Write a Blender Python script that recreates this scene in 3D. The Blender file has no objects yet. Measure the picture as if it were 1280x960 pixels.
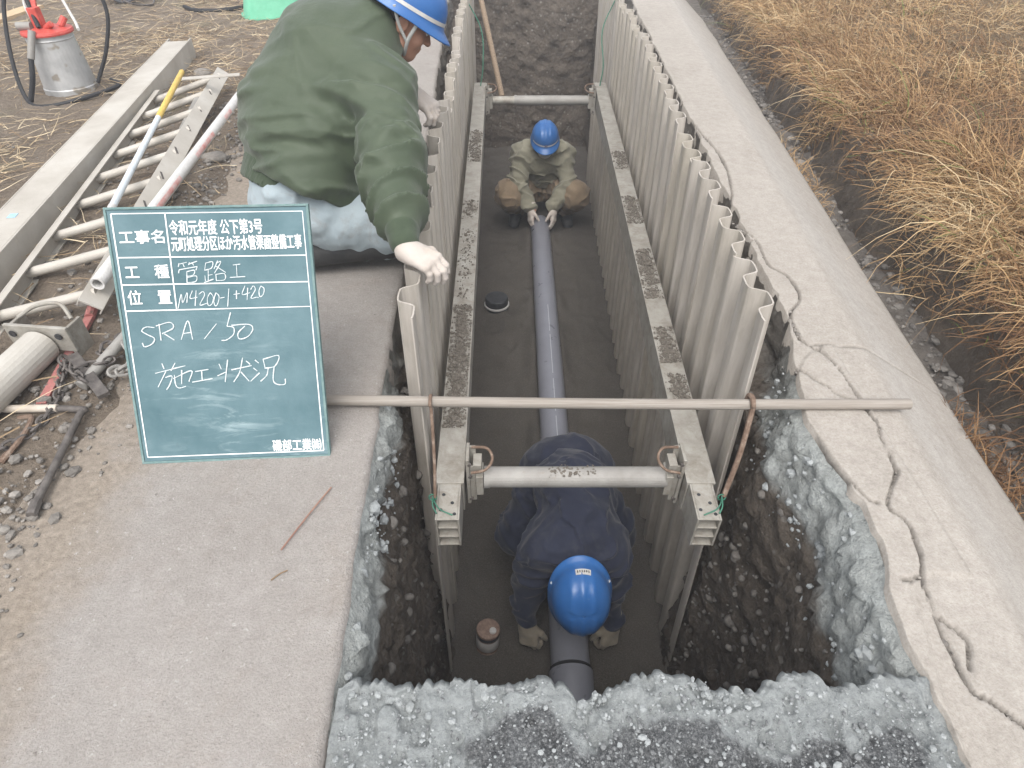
import bpy, bmesh, math, random
import numpy as np
from mathutils import Vector, Matrix

random.seed(7); RNG = np.random.default_rng(7)
SC = bpy.context.scene
COL = SC.collection

# ------------------------------------------------------------------ camera, sky, sun, exposure
PITCH = 41.7; CAM_H = 1.25; FPX = 790.0
cam_d = bpy.data.cameras.new('camera'); cam = bpy.data.objects.new('camera', cam_d); COL.objects.link(cam)
cam.location = (0, 0, CAM_H); cam.rotation_euler = (math.radians(90 - PITCH), 0, 0)
cam_d.sensor_width = 36.0; cam_d.lens = 36.0 * FPX / 1280.0
cam_d.clip_start = 0.05; cam_d.clip_end = 500.0
SC.camera = cam
world = bpy.data.worlds.new('World'); SC.world = world; world.use_nodes = True
wn = world.node_tree; bg = wn.nodes['Background']
sky = wn.nodes.new('ShaderNodeTexSky'); sky.sky_type = 'NISHITA'; sky.sun_disc = False
SUN_EL, SUN_AZ = math.radians(60), math.radians(185)
sky.sun_elevation = SUN_EL; sky.sun_rotation = SUN_AZ; sky.air_density = 1.0; sky.dust_density = 4.0; sky.ozone_density = 1.0
hs = wn.nodes.new('ShaderNodeHueSaturation'); hs.inputs['Saturation'].default_value = 0.22
wn.links.new(sky.outputs[0], hs.inputs['Color']); wn.links.new(hs.outputs[0], bg.inputs['Color'])
bg.inputs['Strength'].default_value = 0.15
sun_d = bpy.data.lights.new('sun', 'SUN'); sun = bpy.data.objects.new('sun', sun_d); COL.objects.link(sun)
sun_d.energy = 0.55; sun_d.angle = math.radians(60); sun_d.color = (1.0, 0.96, 0.9)
sd = Vector((math.sin(SUN_AZ) * math.cos(SUN_EL), math.cos(SUN_AZ) * math.cos(SUN_EL), math.sin(SUN_EL)))
sun.rotation_euler = sd.to_track_quat('Z', 'Y').to_euler()
sun['kind'] = 'helper'
SC.view_settings.view_transform = 'Standard'; SC.view_settings.look = 'None'
SC.view_settings.gamma = 1.0; SC.view_settings.use_curve_mapping = False
SC.view_settings.exposure = 1.03
SC.cycles.max_bounces = 6

# ------------------------------------------------------------------ helpers
def vnoise(P, seed=0):
    P = np.asarray(P, float); i = np.floor(P).astype(np.int64); f = P - i; f = f * f * (3 - 2 * f)
    def h(x, y, z):
        n = (x * 374761393 + y * 668265263 + z * 2147483647 + seed * 1274126177) & 0xffffffff
        n = ((n ^ (n >> 13)) * 1274126177) & 0xffffffff
        n = ((n ^ (n >> 16)) * 2246822519) & 0xffffffff
        return ((n ^ (n >> 15)) & 0xffffff) / float(0xffffff)
    x, y, z = i[..., 0], i[..., 1], i[..., 2]; r = 0
    for dx in (0, 1):
        for dy in (0, 1):
            for dz in (0, 1):
                w = (f[..., 0] if dx else 1 - f[..., 0]) * (f[..., 1] if dy else 1 - f[..., 1]) * (f[..., 2] if dz else 1 - f[..., 2])
                r = r + w * h(x + dx, y + dy, z + dz)
    return r * 2 - 1
def fbm(P, octv=4, seed=0, gain=0.5):
    P = np.asarray(P, float); a, r, t = 1.0, 0, 0
    for k in range(octv):
        r = r + a * vnoise(P * 2 ** k + 17.3 * k, seed + k); t += a; a *= gain
    return r / t
def P3(x, y, z=0): 
    x, y = np.broadcast_arrays(x, y); return np.stack([x, y, np.zeros_like(x) + z], -1)
def sstep(a, b, x): t = np.clip((np.asarray(x, float) - a) / (b - a), 0, 1); return t * t * (3 - 2 * t)
def nrm(v): v = np.asarray(v, float); return v / np.linalg.norm(v)

ORG = {}
def org(o): return ORG.get(o.name, np.zeros(3)) if o else np.zeros(3)
def mesh_obj(name, V, F, mat=None, parent=None, smooth=False, attrs=None, origin=None, bevel=0, uniq=False):
    V = np.asarray(V, float); o_w = np.asarray(origin if origin is not None else org(parent), float)
    me = bpy.data.meshes.new(name)
    me.from_pydata((V - o_w).tolist(), [], [list(map(int, f)) for f in F] if not isinstance(F, np.ndarray) else F.tolist())
    me.validate(clean_customdata=False)
    if attrs:
        for k, a in attrs.items():
            a = np.asarray(a, float)
            at = me.attributes.new(k, 'FLOAT', 'POINT'); at.data.foreach_set('value', a.astype(np.float32).ravel())
    if smooth: me.polygons.foreach_set('use_smooth', [True] * len(me.polygons))
    me.update()
    if smooth == 'auto': me.set_sharp_from_angle(angle=math.radians(38))
    o = bpy.data.objects.new(name, me); COL.objects.link(o)
    if mat: me.materials.append(mat)
    ORG[o.name] = o_w
    if parent:
        o.parent = parent; o.location = tuple(o_w - org(parent))
    else: o.location = tuple(o_w)
    if bevel:
        b = o.modifiers.new('bevel', 'BEVEL'); b.width = bevel; b.segments = 2; b.limit_method = 'ANGLE'; b.angle_limit = math.radians(40)
    return o
def tag(o, label, cat, group=None):
    o['label'] = label; o['category'] = cat
    if group: o['group'] = group
    return o
def structure(o): o['kind'] = 'structure'; return o
def stuff(o, label, cat): o['kind'] = 'stuff'; return tag(o, label, cat)
def thing(name, loc, label, cat, group=None):
    o = bpy.data.objects.new(name, None); o.empty_display_size = 0.1; COL.objects.link(o); o.location = loc; ORG[o.name] = np.array(loc, float)
    return tag(o, label, cat, group)
def frame(d, up=(0, 0, 1)):
    d = nrm(d); u = np.asarray(up, float)
    if abs(d @ nrm(u)) > .98: u = np.array([1., 0, 0]) if abs(d[0]) < .9 else np.array([0, 1., 0])
    s = nrm(np.cross(d, u)); return d, s, np.cross(s, d)
class MB:
    def __init__(s): s.v = []; s.f = []; s.n = 0
    def add(s, V, F):
        V = np.asarray(V, float); s.v.append(V); s.f += [[i + s.n for i in f] for f in F]; s.n += len(V); return s
    def box(s, c, size, ax=None):
        c = np.asarray(c, float); hx, hy, hz = np.asarray(size, float) / 2
        q = np.array([[x, y, z] for x in (-hx, hx) for y in (-hy, hy) for z in (-hz, hz)])
        if ax is not None: q = q @ np.asarray(ax, float)
        return s.add(q + c, [[0, 1, 3, 2], [4, 6, 7, 5], [0, 4, 5, 1], [2, 3, 7, 6], [0, 2, 6, 4], [1, 5, 7, 3]])
    def bar(s, a, b, w, h, up=(0, 0, 1)):
        a = np.asarray(a, float); b = np.asarray(b, float); d, sd_, u = frame(b - a, up)
        return s.box((a + b) / 2, (w, np.linalg.norm(b - a), h), [sd_, d, u])
    def tube(s, path, r, n=10, cap=True, closed=False):
        P = np.asarray(path, float); m = len(P); R = np.broadcast_to(np.asarray(r, float), (m,))
        T = np.gradient(P, axis=0) if m > 2 else np.array([P[1] - P[0]] * 2)
        if closed: T = np.roll(P, -1, 0) - np.roll(P, 1, 0)
        d, sd_, u = frame(T[0]); V = []
        a = np.linspace(0, 2 * math.pi, n, endpoint=False)
        for i in range(m):
            t = nrm(T[i]); sd_ = nrm(sd_ - t * (sd_ @ t)); u = np.cross(sd_, t)
            V.append(P[i] + R[i] * (np.outer(np.cos(a), sd_) + np.outer(np.sin(a), u)))
        F = []
        for i in range(m if closed else m - 1):
            j = (i + 1) % m
            for k in range(n): F.append([i * n + k, i * n + (k + 1) % n, j * n + (k + 1) % n, j * n + k])
        if cap and not closed: F.append(list(range(n))[::-1]); F.append([(m - 1) * n + k for k in range(n)])
        F = [f[::-1] for f in F]
        return s.add(np.concatenate(V), F)
    def lathe(s, base, axis, prof, n=32):
        d, sd_, u = frame(axis); base = np.asarray(base, float); a = np.linspace(0, 2 * math.pi, n, endpoint=False); V = []
        ring = np.outer(np.cos(a), sd_) + np.outer(np.sin(a), u)
        for r, z in prof: V.append(base + d * z + ring * r)
        F = []
        for i in range(len(prof) - 1):
            for k in range(n): F.append([i * n + k, i * n + (k + 1) % n, (i + 1) * n + (k + 1) % n, (i + 1) * n + k])
        return s.add(np.concatenate(V), [f[::-1] for f in F])
    def prism(s, poly, e):
        P = np.asarray(poly, float); n = len(P); V = np.concatenate([P, P + np.asarray(e, float)])
        F = [[i, (i + 1) % n, n + (i + 1) % n, n + i] for i in range(n)] + [list(range(n))[::-1], [n + i for i in range(n)]]
        return s.add(V, F)
    def build(s, name, mat, parent=None, **k):
        if k.get('smooth'): k['smooth'] = 'auto'
        return mesh_obj(name, np.concatenate(s.v), s.f, mat, parent, **k)
def curve(pts, n=24):
    P = np.asarray(pts, float); m = len(P); out = []
    Q = np.vstack([2 * P[0] - P[1], P, 2 * P[-1] - P[-2]])
    for i in range(m - 1):
        p0, p1, p2, p3 = Q[i:i + 4]; k = max(2, n // (m - 1))
        for t in np.linspace(0, 1, k, endpoint=False):
            out.append(.5 * ((2 * p1) + (-p0 + p2) * t + (2 * p0 - 5 * p1 + 4 * p2 - p3) * t ** 2 + (-p0 + 3 * p1 - 3 * p2 + p3) * t ** 3))
    out.append(P[-1]); return np.array(out)
def grid_faces(nu, nv, flip=False):
    i, j = np.meshgrid(np.arange(nu - 1), np.arange(nv - 1), indexing='ij'); a = (i * nv + j).ravel()
    F = np.stack([a, a + nv, a + nv + 1, a + 1], -1)
    return F[:, ::-1] if flip else F

# ------------------------------------------------------------------ materials
class NT:
    def __init__(s, name):
        s.m = bpy.data.materials.new(name); s.m.use_nodes = True; s.t = s.m.node_tree
        s.b = s.t.nodes['Principled BSDF']; s.co = s.t.nodes.new('ShaderNodeTexCoord').outputs['Object']
    def lk(s, a, b): s.t.links.new(a, b)
    def put(s, sock, v):
        if v is None: return
        if hasattr(v, 'is_output') or isinstance(v, bpy.types.NodeSocket): s.lk(v, sock)
        elif isinstance(v, (tuple, list)) and sock.type == 'RGBA': sock.default_value = tuple(v) + ((1,) if len(v) == 3 else ())
        else: sock.default_value = v
    def noise(s, scale, det=4, rough=.55, vec=None, dist=0):
        n = s.t.nodes.new('ShaderNodeTexNoise'); s.put(n.inputs['Vector'], vec or s.co)
        n.inputs['Scale'].default_value = scale; n.inputs['Detail'].default_value = det; n.inputs['Roughness'].default_value = rough; n.inputs['Distortion'].default_value = dist
        return n.outputs['Fac']
    def voro(s, scale, vec=None, out='Distance', feature='F1'):
        n = s.t.nodes.new('ShaderNodeTexVoronoi'); n.feature = feature; s.put(n.inputs['Vector'], vec or s.co); n.inputs['Scale'].default_value = scale; return n.outputs[out]
    def mapv(s, scale=(1, 1, 1), loc=(0, 0, 0), rot=(0, 0, 0), vec=None):
        n = s.t.nodes.new('ShaderNodeMapping'); s.put(n.inputs['Vector'], vec or s.co)
        n.inputs['Scale'].default_value = scale; n.inputs['Location'].default_value = loc; n.inputs['Rotation'].default_value = rot; return n.outputs[0]
    def ramp(s, fac, stops):
        n = s.t.nodes.new('ShaderNodeValToRGB'); s.put(n.inputs[0], fac); e = n.color_ramp.elements
        while len(e) < len(stops): e.new(.5)
        for x, (p, c) in zip(e, stops):
            x.position = p; x.color = (c, c, c, 1) if isinstance(c, (int, float)) else tuple(c) + (1,)
        return n.outputs[0]
    def mix(s, fac, a, b, mode='MIX'):
        n = s.t.nodes.new('ShaderNodeMix'); n.data_type = 'RGBA'; n.blend_type = mode
        s.put(n.inputs[0], fac); s.put(n.inputs[6], a); s.put(n.inputs[7], b); return n.outputs[2]
    def math(s, op, a, b=None, c=None):
        n = s.t.nodes.new('ShaderNodeMath'); n.operation = op; s.put(n.inputs[0], a); s.put(n.inputs[1], b)
        if c is not None: s.put(n.inputs[2], c)
        return n.outputs[0]
    def mrange(s, v, a, b, c=0, d=1):
        n = s.t.nodes.new('ShaderNodeMapRange'); s.put(n.inputs[0], v)
        for i, x in enumerate((a, b, c, d)): n.inputs[i + 1].default_value = x
        return n.outputs[0]
    def xyz(s):
        n = s.t.nodes.new('ShaderNodeSeparateXYZ'); s.lk(s.co, n.inputs[0]); return n.outputs
    def attr(s, name):
        n = s.t.nodes.new('ShaderNodeAttribute'); n.attribute_name = name; return n.outputs['Fac']
    def rand(s):
        return s.t.nodes.new('ShaderNodeObjectInfo').outputs['Random']
    def bump(s, h, dist=.01, strength=1, nxt=None):
        n = s.t.nodes.new('ShaderNodeBump'); s.put(n.inputs['Height'], h); n.inputs['Distance'].default_value = dist; n.inputs['Strength'].default_value = strength
        if nxt: s.lk(nxt, n.inputs['Normal'])
        return n.outputs[0]
    def done(s, col, rough=.8, metal=0, normal=None, spec=.4):
        s.put(s.b.inputs['Base Color'], col); s.put(s.b.inputs['Roughness'], rough); s.put(s.b.inputs['Metallic'], metal)
        s.b.inputs['Specular IOR Level'].default_value = spec
        if normal: s.lk(normal, s.b.inputs['Normal'])
        return s.m
def simple(name, c1, c2, scale=20, rough=.7, metal=0, bump=.002, bscale=None, speck=None, spec=.4):
    n = NT(name); f = n.noise(scale, 6, .65); col = n.ramp(f, [(.3, c1), (.7, c2)])
    if speck: col = n.mix(n.ramp(n.noise(speck[0], 2), [(speck[1], 0), (speck[1] + .06, 1)]), col, speck[2])
    r = n.mrange(n.noise(scale * 2, 3), .3, .7, rough - .08, rough + .08)
    return n.done(col, r, metal, n.bump(n.noise(bscale or scale * 4, 5, .65), bump), spec)

# concrete of the path: mauve grey, stained and speckled
n = NT('path_concrete')
big = n.noise(1.6, 5, .6); col = n.ramp(big, [(.32, (.24, .215, .184)), (.5, (.312, .29, .258)), (.68, (.395, .373, .338))])
st = n.ramp(n.noise(4.5, 6, .75, dist=.6), [(.50, 0), (.66, 1)]); col = n.mix(n.math('MULTIPLY', st, .62), col, (.27, .215, .16))
pale = n.ramp(n.noise(4.2, 6, .7, vec=n.mapv(loc=(3, 8, 0))), [(.54, 0), (.68, 1)]); col = n.mix(n.math('MULTIPLY', pale, .6), col, (.49, .46, .435))
fine = n.noise(150, 4, .8); col = n.mix(.5, col, n.ramp(fine, [(.28, (.15, .135, .125)), (.5, (.325, .298, .28)), (.74, (.50, .475, .455))]), 'MIX')
md = n.noise(30, 5, .75); col = n.mix(.35, col, n.ramp(md, [(.3, (.23, .207, .19)), (.55, (.33, .303, .285)), (.75, (.43, .405, .385))]))
dk = n.ramp(n.noise(46, 4, .7), [(.64, 0), (.70, 1)]); dkm = n.ramp(n.noise(5, 4, .7), [(.45, 0), (.6, 1)])
X = n.xyz(); dirt = n.mrange(n.math('ADD', X[0], n.math('MULTIPLY', n.noise(5, 5), .5)), -.8, -.62, 1, 0)
col = n.mix(n.math('MULTIPLY', n.math('MINIMUM', n.math('MAXIMUM', dirt, 0), 1), .8), col, n.ramp(n.noise(60, 5), [(.3, (.19, .155, .12)), (.7, (.34, .285, .225))]))
col = n.mix(n.math('MULTIPLY', n.math('MULTIPLY', dk, dkm), .6), col, (.085, .07, .06))
lt = n.ramp(n.noise(70, 3, .6), [(.66, 0), (.70, 1)]); col = n.mix(n.math('MULTIPLY', lt, .5), col, (.5, .48, .46))
nb = n.bump(n.noise(220, 4, .7), .004, 1, n.bump(n.noise(14, 6, .7), .008, .6)); M_PATH = n.done(col, .88, 0, nb, .3)

# concrete shoulder: warm pale, cracks filled with dark soil (attribute from the real grooves)
n = NT('shoulder_concrete')
col = n.ramp(n.noise(2.1, 5, .6), [(.3, (.28, .248, .21)), (.7, (.40, .362, .32))])
st = n.ramp(n.noise(6, 6, .7, vec=n.mapv((1, .35, 1))), [(.5, 0), (.68, 1)]); col = n.mix(n.math('MULTIPLY', st, .6), col, (.18, .15, .118))
col = n.mix(n.attr('pale_band'), col, n.ramp(n.noise(18, 6, .7, vec=n.mapv((1, .15, 1))), [(.3, (.30, .28, .255)), (.7, (.46, .44, .41))]))
col = n.mix(.5, col, n.ramp(n.noise(130, 4, .8), [(.28, (.18, .16, .14)), (.5, (.38, .35, .316)), (.74, (.56, .53, .49))]))
col = n.mix(.35, col, n.ramp(n.noise(26, 5, .75), [(.3, (.23, .206, .178)), (.55, (.39, .358, .32)), (.75, (.51, .48, .44))]))
ck = n.attr('crack'); col = n.mix(ck, col, n.ramp(n.noise(90, 4), [(.3, (.05, .045, .04)), (.7, (.14, .125, .11))]))
nb = n.bump(n.noise(200, 4, .7), .003, .8, n.bump(n.noise(14, 5), .006, .5)); M_SHOULDER = n.done(col, .88, 0, nb, .3)

# broken pale concrete round the pit, dark asphalt grit in patches
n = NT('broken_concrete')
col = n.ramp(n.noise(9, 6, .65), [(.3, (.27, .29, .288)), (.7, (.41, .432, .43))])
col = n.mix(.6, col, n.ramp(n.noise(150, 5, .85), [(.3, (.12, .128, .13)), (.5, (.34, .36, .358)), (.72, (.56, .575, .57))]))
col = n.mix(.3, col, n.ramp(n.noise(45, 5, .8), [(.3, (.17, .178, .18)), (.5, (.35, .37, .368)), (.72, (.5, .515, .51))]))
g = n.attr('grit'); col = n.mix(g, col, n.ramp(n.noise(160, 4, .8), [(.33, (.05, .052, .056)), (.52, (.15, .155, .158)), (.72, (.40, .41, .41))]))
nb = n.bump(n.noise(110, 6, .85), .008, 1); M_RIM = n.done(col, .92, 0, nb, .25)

# trench walls: concrete layer above stony soil (real strata: depth attribute)
n = NT('trench_soil')
soil = n.ramp(n.noise(6, 6, .7), [(.25, (.072, .056, .043)), (.5, (.122, .098, .077)), (.75, (.185, .155, .125))])
soil = n.mix(.45, soil, n.ramp(n.noise(60, 5, .75), [(.3, (.045, .038, .032)), (.55, (.125, .109, .092)), (.8, (.27, .245, .215))]))
vst = n.voro(24, out='Color'); vd = n.voro(24); stm = n.math('MULTIPLY', n.ramp(vd, [(.22, 1), (.3, 0)]), n.ramp(vst, [(.62, 0), (.66, 1)]))
soil = n.mix(n.math('MULTIPLY', stm, .8), soil, n.ramp(vst, [(.3, (.10, .095, .09)), (.8, (.24, .22, .195))]))
con = n.ramp(n.noise(50, 6, .8), [(.28, (.17, .182, .175)), (.52, (.36, .38, .37)), (.76, (.58, .60, .585))])
con = n.mix(.35, con, n.ramp(n.noise(7, 5, .7), [(.35, (.24, .235, .21)), (.65, (.45, .475, .465))]))
col = n.mix(n.attr('conc'), soil, con)
nb = n.bump(n.noise(45, 6, .7), .02, 1, n.bump(n.voro(24), .02, .6)); M_WALL = n.done(col, .95, 0, nb, .2)

n = NT('bed_sand')
col = n.ramp(n.noise(3, 5, .6), [(.3, (.065, .057, .048)), (.7, (.108, .096, .083))])
col = n.mix(.5, col, n.ramp(n.noise(170, 4, .85), [(.28, (.025, .022, .019)), (.52, (.092, .082, .071)), (.75, (.25, .23, .205))]))
M_SAND = n.done(col, .95, 0, n.bump(n.noise(120, 4, .75), .006, 1), .2)

n = NT('dirt')
col = n.ramp(n.noise(3.5, 6, .65), [(.25, (.18, .142, .108)), (.5, (.27, .22, .172)), (.75, (.36, .305, .248))])
col = n.mix(.5, col, n.ramp(n.noise(70, 5, .75), [(.28, (.08, .063, .048)), (.55, (.22, .18, .14)), (.8, (.42, .36, .29))]))
col = n.mix(n.ramp(n.noise(2.2, 4), [(.6, 0), (.72, .35)]), col, (.12, .13, .06))
M_DIRT = n.done(col, .95, 0, n.bump(n.noise(40, 6, .75), .03, 1), .2)
n = NT('bank_soil')
col = n.ramp(n.noise(9, 6, .7), [(.25, (.08, .064, .05)), (.5, (.14, .116, .093)), (.78, (.22, .185, .15))])
X = n.xyz(); th = n.mrange(n.math('ADD', X[2], n.math('MULTIPLY', n.noise(7, 5), .2)), .06, .16, 0, 1); th = n.math('MAXIMUM', n.math('MINIMUM', th, 1), 0)
col = n.mix(th, col, n.ramp(n.noise(60, 6, .8), [(.3, (.07, .045, .025)), (.5, (.20, .14, .08)), (.72, (.38, .29, .17))]))
M_BANK = n.done(col, .95, 0, n.bump(n.noise(35, 6, .75), .04, 1), .2)
n = NT('ditch_silt')
col = n.ramp(n.noise(12, 6, .7), [(.25, (.10, .088, .075)), (.5, (.175, .155, .135)), (.78, (.27, .245, .22))])
M_DITCH = n.done(col, .92, 0, n.bump(n.noise(60, 6, .75), .02, 1), .25)

n = NT('sheet_aluminium')
stv = n.mapv((30, 30, .8)); s1 = n.noise(1.0, 6, .6, vec=stv); r = n.rand()
col = n.ramp(s1, [(.25, (.355, .32, .282)), (.5, (.475, .437, .392)), (.75, (.595, .557, .512))])
col = n.mix(n.mrange(r, 0, 1, 0, .35), col, (.46, .41, .31))
cm = n.ramp(n.noise(7, 6, .7, vec=n.mapv((1, 1, .35))), [(.52, 0), (.68, 1)]); col = n.mix(n.math('MULTIPLY', cm, .45), col, (.27, .24, .19))
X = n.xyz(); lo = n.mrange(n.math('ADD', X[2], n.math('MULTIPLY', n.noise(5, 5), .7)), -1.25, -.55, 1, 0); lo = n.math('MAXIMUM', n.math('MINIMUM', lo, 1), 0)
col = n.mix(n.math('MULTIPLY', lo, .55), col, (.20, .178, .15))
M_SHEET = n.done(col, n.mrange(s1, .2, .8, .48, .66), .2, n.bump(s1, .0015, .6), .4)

n = NT('dirty_aluminium')
s1 = n.noise(14, 6, .65); col = n.ramp(s1, [(.25, (.27, .25, .215)), (.55, (.37, .35, .31)), (.8, (.46, .445, .41))])
dm = n.ramp(n.noise(18, 6, .75, dist=.4), [(.46, 0), (.68, 1)]); col = n.mix(n.math('MULTIPLY', dm, .65), col, (.19, .16, .125))
M_ALU = n.done(col, .58, .25, n.bump(n.noise(90, 4), .0015, .7), .4)
n = NT('pale_beam_metal')
s1 = n.noise(5, 6, .6); col = n.ramp(s1, [(.25, (.37, .34, .295)), (.55, (.475, .445, .395)), (.8, (.55, .53, .485))])
dm = n.ramp(n.noise(16, 6, .75, dist=.4), [(.6, 0), (.75, 1)]); col = n.mix(n.math('MULTIPLY', dm, .45), col, (.33, .28, .21))
M_BEAM = n.done(col, .6, .1, n.bump(n.noise(90, 4), .0015, .7), .4)
n = NT('steel_tube')
col = n.ramp(n.noise(10, 6, .65), [(.25, (.22, .208, .19)), (.75, (.345, .332, .31))])
col = n.mix(n.ramp(n.noise(35, 5, .7), [(.6, 0), (.74, .7)]), col, (.24, .19, .15)); M_TUBE = n.done(col, .62, .1, n.bump(n.noise(120, 3), .001), .4)
n = NT('rusty_steel')
col = n.ramp(n.noise(40, 6, .7), [(.25, (.085, .055, .04)), (.5, (.19, .13, .095)), (.75, (.34, .28, .23))]); M_RUST = n.done(col, .85, .1, n.bump(n.noise(150, 4), .002), .3)
M_DARKSTEEL = simple('dark_steel', (.07, .062, .058), (.2, .18, .165), 30, .6, .4, .002)
M_PALEROD = simple('pale_pole', (.42, .36, .29), (.56, .50, .43), 18, .6, 0, .001)
n = NT('pale_pole_wood'); g = n.noise(3, 6, .6, vec=n.mapv((2, 60, 60))); col = n.ramp(g, [(.3, (.22, .19, .16)), (.7, (.33, .30, .265))]); M_POLE = n.done(col, .65, 0, n.bump(g, .001), .35)
n = NT('worn_wood'); g = n.noise(4, 6, .6, vec=n.mapv((40, 3, 40))); col = n.ramp(g, [(.3, (.17, .12, .08)), (.7, (.30, .23, .165))]); M_WOOD = n.done(col, .75, 0, n.bump(g, .002), .3)
n = NT('fresh_plank'); g = n.noise(4, 6, .6, vec=n.mapv((40, 3, 40))); col = n.ramp(g, [(.3, (.45, .31, .18)), (.7, (.62, .48, .32))]); M_PLANK = n.done(col, .75, 0, n.bump(g, .002), .3)
M_PIPE = simple('grey_plastic_pipe', (.20, .205, .235), (.24, .245, .28), 6, .34, 0, .0003, spec=.5)
M_PALELINE = simple('pale_line', (.42, .44, .48), (.5, .52, .56), 40, .5)
M_RUBBER = simple('black_rubber', (.018, .018, .02), (.03, .03, .032), 30, .6)
M_BLACKPL = simple('black_plastic', (.02, .021, .024), (.05, .05, .053), 30, .45)
M_GREENWIRE = simple('green_wire', (.03, .12, .08), (.05, .2, .13), 40, .45)
M_WHITE = simple('white_paint', (.50, .49, .47), (.62, .61, .59), 30, .5)
M_CHALK = simple('chalk_white', (.46, .53, .55), (.80, .82, .82), 260, .95, 0, .0005)
M_PRINTW = simple('printed_white', (.80, .82, .82), (.86, .87, .87), 100, .6, 0, .0003)
M_RED = simple('red_paint', (.45, .06, .045), (.62, .11, .09), 30, .45, speck=(60, .62, (.4, .22, .16)))
M_YELLOW = simple('yellow_paint', (.62, .42, .09), (.70, .50, .14), 30, .5)
M_REDBAR = simple('faded_red_paint', (.34, .12, .11), (.46, .2, .18), 40, .7, speck=(70, .58, (.2, .15, .12)))
M_GALV = simple('galvanised_can', (.36, .36, .36), (.52, .52, .51), 9, .45, .35, .001, speck=(12, .6, (.30, .27, .23)))
M_LABELW = simple('dirty_label', (.40, .39, .37), (.52, .5, .48), 25, .7)
M_TIN = simple('rusty_tin', (.16, .10, .075), (.34, .25, .2), 60, .7, .2, .001)
M_GREENPL = simple('green_plastic', (.10, .36, .22), (.16, .46, .30), 9, .6, 0, .004)
M_GREYPL = simple('grey_plastic', (.10, .105, .12), (.15, .155, .17), 9, .5)
M_STONE = None
M_SPILL = simple('spilled_soil', (.10, .086, .07), (.2, .178, .15), 60, .95, 0, .003)
n = NT('stones'); t = n.attr('tint'); col = n.ramp(t, [(0, (.085, .078, .072)), (.35, (.155, .143, .13)), (.7, (.24, .222, .2)), (1, (.37, .345, .315))])
col = n.mix(.35, col, n.ramp(n.noise(60, 5, .7), [(.3, (.1, .09, .08)), (.7, (.38, .35, .31))])); M_STONE = n.done(col, .9, 0, n.bump(n.noise(120, 4), .003), .3)
n = NT('concrete_crumbs'); t = n.attr('tint'); col = n.ramp(t, [(0, (.07, .072, .075)), (.3, (.16, .165, .168)), (.34, (.25, .268, .27)), (1, (.39, .41, .41))])
M_CRUMB = n.done(n.mix(.4, col, n.ramp(n.noise(90, 5, .7), [(.3, (.15, .158, .158)), (.7, (.42, .435, .43))])), .92, 0, n.bump(n.noise(150, 4), .003), .25)
n = NT('dry_grass'); t = n.attr('tint'); col = n.ramp(t, [(0, (.12, .062, .032)), (.3, (.26, .152, .074)), (.6, (.42, .275, .135)), (.88, (.53, .41, .25)), (.93, (.10, .14, .04)), (1, (.16, .22, .05))])
M_GRASS = n.done(col, .85, 0, None, .25)
n = NT('straw'); t = n.attr('tint'); col = n.ramp(t, [(0, (.22, .15, .09)), (.5, (.42, .32, .2)), (1, (.62, .52, .36))]); M_STRAW = n.done(col, .85, 0, None, .25)

n = NT('blackboard_green'); 
col = n.ramp(n.noise(6, 5, .6), [(.3, (.034, .09, .108)), (.7, (.058, .125, .144))])
col = n.mix(n.ramp(n.noise(38, 3), [(.66, 0), (.72, .5)]), col, (.03, .07, .085))
sm = n.noise(1.0, 6, .65, vec=n.mapv((7, 1, 34), rot=(0, .32, 0)), dist=.8); smk = n.ramp(sm, [(.5, 0), (.72, 1)])
rg = n.ramp(n.noise(4.5, 3, vec=n.mapv(loc=(1, 2, 3))), [(.42, 0), (.62, 1)]); XX = n.xyz()
low = n.mrange(XX[2], .12, .40, 1, .25)
col = n.mix(n.math('MULTIPLY', n.math('MULTIPLY', smk, rg), n.math('MULTIPLY', low, .62)), col, (.46, .56, .57))
col = n.mix(n.mrange(n.noise(3, 5, .65), .3, .7, .10, .38), col, (.29, .39, .42))
M_BOARD = n.done(col, .75, 0, n.bump(n.noise(200, 2), .0005), .3)
M_BOARDEDGE = simple('board_edge', (.10, .19, .19), (.2, .28, .27), 40, .7)

def cloth(name, c1, c2, scale=9, rough=.85, weave=900, dirt=None):
    n = NT(name); col = n.ramp(n.noise(scale, 5, .6), [(.3, c1), (.7, c2)])
    if dirt: col = n.mix(n.ramp(n.noise(13, 6, .7, dist=.5), [(.54, 0), (.68, dirt[1])]), col, dirt[0])
    nb = n.bump(n.noise(weave, 2), .0006, .5, n.bump(n.noise(28, 4, .6), .004, .55)); m = n.done(col, rough, 0, nb, .25)
    n.b.inputs['Sheen Weight'].default_value = .15; return m
M_OLIVE = cloth('olive_nylon', (.055, .074, .046), (.074, .094, .060), 7, .55)
M_OLIVERIB = cloth('olive_rib', (.045, .062, .038), (.06, .08, .05), 30, .85)
M_PALEBLUE = cloth('pale_blue_work_cloth', (.30, .36, .39), (.37, .43, .455), 8, .85, dirt=((.27, .27, .265), .6))
M_NAVY = cloth('navy_cloth', (.017, .020, .037), (.027, .032, .055), 9, .85, dirt=((.07, .068, .07), .35))
M_KHAKI = cloth('pale_khaki_cloth', (.20, .19, .14), (.26, .246, .188), 9, .85, dirt=((.15, .135, .10), .5))
M_TAN = cloth('tan_trouser_cloth', (.19, .14, .09), (.26, .195, .13), 9, .85, dirt=((.12, .09, .06), .6))
M_GLOVE = cloth('white_cotton_glove', (.44, .385, .34), (.53, .48, .435), 14, .9, 500, dirt=((.44, .37, .30), .55))
M_GLOVED = cloth('muddy_glove', (.22, .19, .145), (.32, .28, .22), 20, .9, 500)
M_DARKCL = cloth('dark_collar_cloth', (.02, .022, .03), (.035, .038, .048), 20, .9)
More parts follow.
